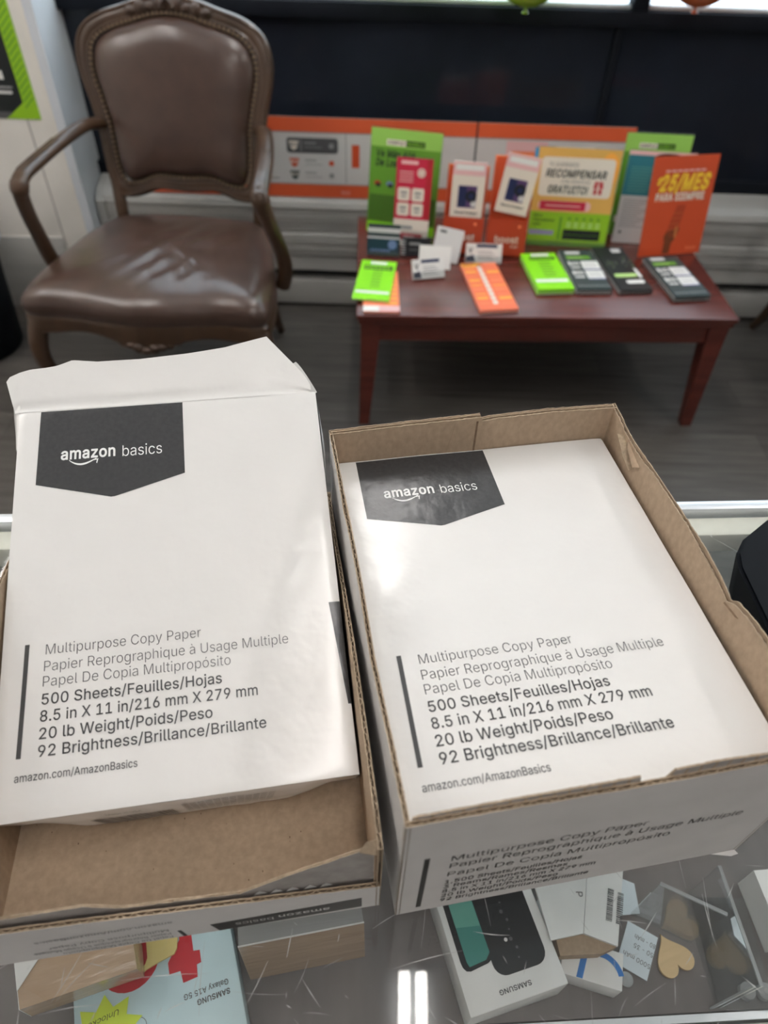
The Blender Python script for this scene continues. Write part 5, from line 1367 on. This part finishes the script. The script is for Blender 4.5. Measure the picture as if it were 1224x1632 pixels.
def white_cards(label, mid, yaw, w, h, lean, logo):
    t, m, f, tx = sign('card_holder', label, 'card holder', mid, yaw, w, h, 'white', lean=lean, group=GCARD, th=0.010)
    rect(m, f, w*0.28, h*0.80, w*0.86, h*0.97, 'navy')
    shape(m, f, [(0.002, 0.003), (w*0.28, 0.003), (w*0.20, h*0.42), (0.002, h*0.30)], 'navy', 0.0001)
    tx('V', w*0.06, h*0.52, h*0.26, 'near_black', weight=0.02)
    for k in range(4):
        rect(m, f, w*0.34, h*(0.18+0.13*k), w*(0.80-0.08*(k % 2)), h*(0.22+0.13*k), 'mid_grey')
    m.build('cards', t)
    holder(t, w, h*0.9, lean, h*0.35, 0.035)
white_cards('small clear holder of white and navy business cards nearest the front of the table', (0.110, 1.958), 14, 0.098, 0.056, 30, 0)
white_cards('white and navy business cards in a holder before the orange leaflet holders', (0.280, 2.070), 0, 0.112, 0.056, 20, 0)
t = thing('card', 'plain white card leaning askew between the crimson leaflet and the orange holder', 'card', group='loose white cards on the coffee table')
t.matrix_world = sign_frame((0.160, 2.078), -24, 26, 0.090)
m = MB(); m.box((0.045, 0.048, 0.0), (0.090, 0.098, 0.0012), 'pale_grey'); 
rect(m, lambda x, y, k=0.0: Vector((x, y, 0.0009)), 0.012, 0.080, 0.034, 0.088, 'dark_grey')
m.build('card_sheet', t)
m = MB(); a_ = R(26); m.prism([(0.03, 0.030, -0.0008), (0.06, 0.030, -0.0008), (0.06, 0.001+0.03*math.sin(a_), -0.03*math.cos(a_)), (0.03, 0.001+0.03*math.sin(a_), -0.03*math.cos(a_))], (0, 0.0006, -0.0014), 'acrylic'); m.build('prop', t)
t = thing('card', 'plain white card standing behind the small clear card holder at the front', 'card', group='loose white cards on the coffee table')
t.matrix_world = sign_frame((0.128, 2.022), -3, 26, 0.098)
m = MB(); m.box((0.049, 0.034, 0.0), (0.098, 0.068, 0.0012), 'white'); m.build('card_sheet', t)
m = MB(); a_ = R(26); m.prism([(0.03, 0.030, -0.0008), (0.06, 0.030, -0.0008), (0.06, 0.001+0.03*math.sin(a_), -0.03*math.cos(a_)), (0.03, 0.001+0.03*math.sin(a_), -0.03*math.cos(a_))], (0, 0.0006, -0.0014), 'acrylic'); m.build('prop', t)

# ------------------------------------------------------------------ carved armchair
def catmull(P, n=8, closed=True):
    P = [Vector(p) for p in P]
    out = []
    N = len(P)
    for i in range(N if closed else N-1):
        p0, p1, p2, p3 = (P[(i-1) % N], P[i], P[(i+1) % N], P[(i+2) % N]) if closed else (P[max(i-1, 0)], P[i], P[i+1], P[min(i+2, N-1)])
        for k in range(n):
            t = k/n
            out.append(0.5*((2*p1)+(p2-p0)*t+(2*p0-5*p1+4*p2-p3)*t*t+(3*p1-3*p2+p3-p0)*t**3))
    if not closed:
        out.append(P[-1])
    return out
def armchair(label):
    t = thing('armchair', label, 'chair', group='carved brown leather armchairs')
    LEAN = R(13.5)
    BY, BZ = 0.258, 0.438
    bk = lambda x, s, n=0.0: Vector((x, BY+s*math.sin(LEAN)-n*math.cos(LEAN), BZ+s*math.cos(LEAN)+n*math.sin(LEAN)))   # n towards the sitter
    half = [(0.0, 0.118), (0.09, 0.122), (0.155, 0.100), (0.200, 0.098), (0.222, 0.135), (0.228, 0.20), (0.233, 0.27), (0.246, 0.34), (0.261, 0.40), (0.264, 0.445), (0.254, 0.487), (0.230, 0.515), (0.190, 0.536), (0.13, 0.553), (0.07, 0.570), (0.0, 0.578)]
    loop = half+[(-x, s) for x, s in half[-2:0:-1]]
    line = catmull([(x, s, 0) for x, s in loop], 5)
    m = MB()
    m.tube([bk(p.x, p.y) for p in line], (0.024, 0.019), 'chair_wood', 12, closed=True, up=bk(0, 0, 1)-bk(0, 0, 0))
    sc = lambda p, q: Vector((p.x*q, 0.34+(p.y-0.34)*q, 0))
    m.tube([bk(p.x*1.055, 0.34+(p.y-0.34)*1.06, 0.012) for p in line], 0.0075, 'chair_wood', 8, closed=True)
    m.tube([bk(sc(p, 0.945).x, sc(p, 0.945).y, 0.014) for p in line], 0.006, 'chair_wood', 8, closed=True)
    fr = m.build('back_frame', t)
    m = MB()      # carved crest: leaves and a shell
    for k in range(9):
        a = -1+2*k/8
        m.ball(bk(a*0.105, 0.580-0.020*abs(a), 0.020), 0.016, 'chair_carving', (1.15, 0.6, 0.75+0.5*(k % 2)), 10, 6)
    for k in range(7):
        an = R(-75+25*k)
        m.tube([bk(0, 0.566, 0.018), bk(0.016*math.sin(an), 0.566+0.022*math.cos(an), 0.030), bk(0.030*math.sin(an), 0.568+0.036*math.cos(an), 0.020)], [0.004, 0.007, 0.004], 'chair_carving', 8)
    m.build('crest_carving', fr)
    # padded back
    inn = [sc(p, 0.90) for p in line]
    N = len(inn)
    c = Vector((0, 0.335, 0))
    m = MB()
    vs, fs = [], []
    rings = [(1.0, 0.0), (0.985, 0.016), (0.94, 0.031), (0.85, 0.042), (0.7, 0.049), (0.5, 0.053), (0.25, 0.055)]
    for r_, n_ in rings:
        for p in inn:
            q = c+(p-c)*r_
            vs.append(bk(q.x, q.y, n_+0.0012*nz(q.x*14, q.y*14, 3)))
    vs.append(bk(c.x, c.y, 0.0555))
    for i in range(len(rings)-1):
        for k in range(N):
            fs.append((i*N+k, i*N+(k+1) % N, (i+1)*N+(k+1) % N, (i+1)*N+k))
    o = (len(rings)-1)*N
    for k in range(N):
        fs.append((o+k, o+(k+1) % N, len(vs)-1))
    m.add(vs, fs, 'leather', True)
    m.add([bk(p.x, p.y, -0.006) for p in inn], [tuple(range(N-1, -1, -1))], 'leather')
    bp = m.build('backrest', t)
    m = MB()
    ln = [bk(sc(p, 0.912).x, sc(p, 0.912).y, 0.019) for p in line]
    acc = 0
    for a, b_ in zip(ln, ln[1:]+ln[:1]):
        L = (b_-a).length
        while acc < L:
            m.ball(a+(b_-a)*(acc/L), 0.0054, 'brass_nail', (1, 1, 1), 7, 4)
            acc += 0.0135
        acc -= L
    nh = m.build('nailhead_trim', bp)
    nh['kind'] = 'stuff'
    # seat cushion
    pl = catmull([(-0.345, -0.235, 0), (-0.318, -0.283, 0), (-0.20, -0.285, 0), (0, -0.312, 0), (0.20, -0.285, 0), (0.318, -0.283, 0), (0.345, -0.235, 0), (0.328, -0.05, 0), (0.285, 0.14, 0), (0.243, 0.232, 0), (0.19, 0.256, 0), (0, 0.270, 0), (-0.19, 0.256, 0), (-0.243, 0.232, 0), (-0.285, 0.14, 0), (-0.328, -0.05, 0)], 9)
    N = len(pl)
    m = MB()
    vs, fs = [], []
    rings = [(0.0, 0.498), (0.08, 0.4978), (0.16, 0.4973), (0.24, 0.4965), (0.32, 0.4956), (0.40, 0.4944), (0.48, 0.4925), (0.54, 0.491), (0.6, 0.489), (0.66, 0.4868), (0.72, 0.484), (0.83, 0.477), (0.91, 0.468), (0.965, 0.455), (0.995, 0.438), (1.0, 0.420), (0.985, 0.402), (0.965, 0.392)]
    for r_, z in rings:
        for p in pl:
            x, y = p.x*r_, p.y*r_-0.012*(1-r_)
            wz = 0.0
            gx, gy = (x-0.06)/0.13, (y+0.07)/0.15
            g = math.exp(-(gx*gx+gy*gy))
            wz = g*(0.0050*math.sin((x*0.85-y*0.55)*100+2.6*nz(x*11, y*11, 1))+0.006*nz(x*26, y*18, 6)) if r_ < 0.93 else 0
            vs.append((x, y, z+wz+0.002*nz(x*8, y*8, 2)))
    for i in range(len(rings)-1):
        for k in range(N):
            fs.append((i*N+k, i*N+(k+1) % N, (i+1)*N+(k+1) % N, (i+1)*N+k))
    m.add(vs, [f[::-1] for f in fs], 'leather', True)
    m.build('seat', t)
    # carved seat rail
    m = MB()
    lo = lambda p: (0.352-0.020*math.exp(-(p.x/0.10)**2)-0.006*math.cos(p.x*20)) if p.y < -0.2 else 0.345
    vs, fs = [], []
    for p in pl:
        for q, z in ((0.975, 0.405), (0.995, 0.395), (0.99, (0.39+lo(p))/2), (0.995, lo(p)+0.006), (0.975, lo(p)), (0.93, lo(p)+0.004), (0.93, 0.405)):
            vs.append((p.x*q, p.y*q, z))
    for k in range(N):
        for j in range(7):
            a, b_ = k*7+j, k*7+(j+1) % 7
            c_, d_ = ((k+1) % N)*7+(j+1) % 7, ((k+1) % N)*7+j
            fs.append((a, b_, c_, d_))
    m.add(vs, [f[::-1] for f in fs], 'chair_wood', True)
    rail = m.build('seat_rail', t)
    m = MB()
    for k in range(9):
        a = -1+2*k/8
        m.ball((a*0.085, -0.309+0.020*a*a, 0.348-0.022*(1-abs(a))), 0.014, 'chair_carving', (1.2, 0.6, 0.8+0.3*(k % 2)), 10, 6)
    m.build('rail_carving', rail)
    # arms and legs
    for s in (-1, 1):
        m = MB()
        P = catmull([bk(s*0.238, 0.278, 0.0)+Vector((0, -0.004, 0)), (s*0.268, 0.245, 0.722), (s*0.296, 0.11, 0.715), (s*0.312, -0.02, 0.707), (s*0.317, -0.085, 0.702), (s*0.319, -0.112, 0.688), (s*0.325, -0.112, 0.660), (s*0.337, -0.085, 0.590), (s*0.349, -0.045, 0.510), (s*0.352, -0.020, 0.440), (s*0.338, -0.012, 0.385)], 6, False)
        n = len(P)
        rad = []
        for i in range(n):
            q = i/(n-1)
            rad.append((0.0245-0.006*abs(q-0.3), 0.016) if q < 0.48 else (0.025, 0.022) if q < 0.58 else (0.0205+0.010*abs(q-0.74), 0.0195+0.012*max(0, q-0.7)))
        m.tube(P, rad, 'chair_wood', 14)
        ar = m.build('arm', t)
        m = MB()
        for dx in (-0.009, 0.0, 0.009):
            m.tube([(s*0.297+dx, 0.11, 0.7300), (s*0.3125+dx, -0.02, 0.7215), (s*0.3175+dx, -0.085, 0.7165), (s*0.319+dx, -0.1275, 0.698), (s*0.321+dx, -0.129, 0.672)], [0.002, 0.003, 0.004, 0.0045, 0.002], 'chair_wood', 6)
        m.build('arm_fluting', ar)
        m = MB()
        P = catmull([(s*0.300, -0.236, 0.400), (s*0.322, -0.262, 0.345), (s*0.330, -0.276, 0.27), (s*0.318, -0.262, 0.17), (s*0.309, -0.252, 0.09), (s*0.318, -0.266, 0.035), (s*0.324, -0.276, 0.014)], 6, False)
        n = len(P)
        m.tube(P, [0.033-0.019*min(1, i/(n-1)*1.35) if i < n*0.86 else 0.0165 for i in range(n)], 'chair_wood', 14)
        m.ball((s*0.324, -0.277, 0.015), 0.021, 'chair_wood', (1, 1.1, 0.7))
        m.build('leg', t)
        m = MB()
        P = catmull([bk(s*0.230, 0.22), bk(s*0.225, 0.10), (s*0.222, 0.262, 0.46), (s*0.222, 0.262, 0.36), (s*0.226, 0.276, 0.22), (s*0.234, 0.310, 0.09), (s*0.242, 0.344, 0.010)], 6, False)
        n = len(P)
        m.tube(P, [(0.021, 0.019) if i < n*0.5 else (0.023-0.009*(i/n-0.5)*2, 0.023-0.009*(i/n-0.5)*2) for i in range(n)], 'chair_wood', 12)
        m.build('leg', t)
    return t
def copy_tree(o, parent=None):
    c = o.copy()
    COL.objects.link(c)
    if parent:
        c.parent = parent
        c.matrix_parent_inverse = o.matrix_parent_inverse
    for ch in list(o.children):
        copy_tree(ch, c)
    return c
chair = armchair('carved armchair with brown leather seat and back beside the left wall')
ch2 = copy_tree(chair)
ch2['label'] = 'matching armchair at the right edge, only its dark rear foot showing past the table'
chair.location = (-0.665, 1.985, 0)
chair.rotation_euler.z = R(-2.5)
ch2.location = (1.668, 2.122, 0)
ch2.rotation_euler.z = R(3)

# ------------------------------------------------------------------ bin, wall poster, window banners, balloons
t = thing('waste_bin', 'round black waste bin with a grey bag rim beside the left wall', 'bin', (-1.488, 2.165, 0))
m = MB()
m.lathe([(0.0, 0.004), (0.150, 0.0), (0.158, 0.01), (0.172, 0.22), (0.186, 0.42), (0.192, 0.425), (0.192, 0.440), (0.180, 0.440), (0.168, 0.30), (0.15, 0.03), (0.0, 0.03)], (0, 0, 0), 'plastic_black', 40)
m.build('body', t)
m = MB()
vs, fs = [], []
for j, (r_, z) in enumerate(((0.176, 0.36), (0.184, 0.452), (0.198, 0.452), (0.206, 0.405), (0.203, 0.370))):
    for k in range(60):
        a = 2*math.pi*k/60
        q = r_+0.006*nz(3*math.cos(a), 3*math.sin(a), j)+(0.003*math.sin(a*17) if j > 1 else 0)
        vs.append((q*math.cos(a), q*math.sin(a), z+0.012*nz(4*math.cos(a), 4*math.sin(a), j+7)))
for j in range(4):
    for k in range(60):
        fs.append((j*60+k, j*60+(k+1) % 60, (j+1)*60+(k+1) % 60, (j+1)*60+k))
m.add(vs, fs, 'bag_film', True)
m.build('bin_bag', t)

t = thing('wall_poster', 'lime green and black poster on the white wall at the left edge', 'poster', (-1.78, 2.4485, 0.669))
m = MB()
m.box((0.32, 0, 0.45), (0.64, 0.003, 0.90), 'poster_green')
pf = lambda x, y, k=0.0: Vector((x, -0.0018-k, y))
for k in range(46):          # fine diagonal pattern
    y = 0.03+0.018*k
    shape(m, pf, [(0.602, y), (0.636, y+0.030), (0.636, y+0.036), (0.602, y+0.006)], 'lime_dark')
shape(m, pf, [(0.02, 0.0), (0.530, 0.0), (0.598, 0.048), (0.598, 0.86), (0.02, 0.86)], 'near_black', 0.0002)
shape(m, pf, [(0.40, 0.0), (0.530, 0.0), (0.560, 0.020), (0.43, 0.022)], 'dark_grey', 0.0004)
shape(m, pf, [(0.470, 0.112), (0.562, 0.112), (0.562, 0.136), (0.498, 0.136), (0.498, 0.222), (0.470, 0.222)], 'white', 0.0006)
rect(m, pf, 0.36, 0.072, 0.575, 0.080, 'pale_grey', 0.0006)
rect(m, pf, 0.40, 0.088, 0.580, 0.093, 'mid_grey', 0.0006)
m.build('printed_board', t)

def banner(label, x0, x1, extra):
    t = thing('window_banner', label, 'banner', (x0, 2.538, 0.4165), 0, 'orange and white banners on the heater ledge')
    w, h = x1-x0, 0.252
    m = MB(); a = R(6)
    bf = lambda x, y, k=0.0: Vector((x, math.sin(a)*y-math.cos(a)*(0.002+k), math.cos(a)*y+math.sin(a)*k))
    m.box((w/2, math.sin(a)*h/2, math.cos(a)*h/2), (w, 0.003, h), 'pale_grey', 0, Matrix.Rotation(-a, 3, 'X'))
    rect(m, bf, 0, h-0.044, w, h, 'banner_orange')
    rect(m, bf, 0, 0.0, w, 0.042, 'banner_orange')
    rect(m, bf, 0, 0.0425, w, 0.0455, 'mid_grey', 0.0002)
    rect(m, bf, 0, h-0.0475, w, h-0.0440, 'mid_grey', 0.0002)
    tx = lambda b_, x, y, cap, mt, **kw: m.text(b_, lambda p, q: bf(p, q, 0.0008), x, y, cap, mt, **kw)
    extra(m, bf, tx, w)
    m.build('printed_board', t)
def ex1(m, f, tx, w):
    q = w-0.56
    tx('DINERO', q+0.300, 0.150, 0.021, 'red_deep', width=0.105, weight=0.02, align='R')
    tx('TU', q+0.175, 0.150, 0.021, 'red_deep', weight=0.02, align='R')
    tx('Y MÁS', q+0.270, 0.092, 0.021, 'red_deep', width=0.080, weight=0.02, align='R')
    rect(m, f, q+0.20, 0.058, q+0.315, 0.062, 'mid_grey', 0.0002)
    shape(m, f, rrect(q+0.345, 0.142, q+0.520, 0.190, 0.010), 'dark_grey', 0.0002)
    rect(m, f, q+0.392, 0.148, q+0.395, 0.184, 'mid_grey', 0.0004)
    for y, c in ((0.166, 'cream'), (0.112, 'orange'), (0.072, 'slate')):
        shape(m, f, [(q+0.352, y+0.014), (q+0.386, y+0.014), (q+0.380, y-0.008), (q+0.369, y-0.016), (q+0.358, y-0.008)], c, 0.0006)
        tx('$10', q+0.356, y-0.002, 0.010, 'dark_grey' if c == 'cream' else 'cream', width=0.026, weight=0.02)
        rect(m, f, q+0.405, y+0.006, q+0.445, y+0.010, 'mid_grey', 0.0006)
        rect(m, f, q+0.405, y-0.006, q+0.465, y-0.004, 'mid_grey', 0.0006)
        shape(m, f, disc(q+0.497, y, 0.009, 12), 'orange' if c == 'orange' else 'mid_grey', 0.0006)
    rect(m, f, q+0.545, 0.048, q+0.548, 0.205, 'mid_grey', 0.0002)
    tx('boost', q+0.530, 0.012, 0.014, 'pink', width=0.030)
def ex2(m, f, tx, w):
    rect(m, f, 0.10, 0.060, 0.24, 0.200, 'pink', 0.0002)
    rect(m, f, 0.12, 0.150, 0.23, 0.170, 'orange_pale', 0.0004)
    rect(m, f, 0.27, 0.060, 0.40, 0.190, 'white', 0.0002)
    rect(m, f, 0.30, 0.120, 0.38, 0.138, 'orange_pale', 0.0004)
    for k in range(4):
        rect(m, f, 0.42, 0.080+0.024*k, 0.50, 0.088+0.024*k, 'mid_grey', 0.0002)
banner('white banner with orange borders on the heater ledge, left one, behind the armchair', -0.88, 0.268, lambda m, f, tx, w: (ex1(m, f, tx, w-0.425), rect(m, f, w-0.418, 0.10, w-0.392, 0.172, 'orange', 0.0003)))
banner('white banner with orange borders on the heater ledge behind the orange leaflet holders', 0.274, 0.80, ex2)

mat('balloon_green', (0.34, 0.58, 0.04), 0.25, spec=0.5, coat=0.3, var=0.03)
mat('balloon_orange', (0.72, 0.16, 0.05), 0.25, spec=0.5, coat=0.3, var=0.03)
def balloon(label, loc, mt, r=0.112):
    t = thing('balloon', label, 'balloon', loc, 0, 'balloons hanging against the window')
    m = MB()
    prof = []
    for i in range(25):
        a = math.pi*i/24
        prof.append((r*math.sin(a)*(1.0 if a < 1.6 else 1.0), -r*1.12*math.cos(a)))
    m.lathe([(max(0.004, p), z) for p, z in prof], (0, 0, r*1.12+0.014), mt, 32)
    m.build('balloon_skin', t)
    m = MB(); m.lathe([(0.010, 0.0), (0.0035, 0.008), (0.006, 0.017)], (0, 0, 0), mt, 14); m.build('knot', t)
    m = MB(); m.tube([(0, 0, 2*r*1.12+0.013), (0.004, 0.01, 1.2)], 0.0008, 'pale_grey', 6); m.build('string', t)
balloon('green balloon at the top edge above the orange leaflet holders', (0.366, 2.50, 0.984), 'balloon_green')
balloon('orange balloon at the top edge above the orange sign', (0.858, 2.50, 0.998), 'balloon_orange')
balloon('green balloon tip at the top edge above the tall green sign', (0.018, 2.50, 1.012), 'balloon_green')
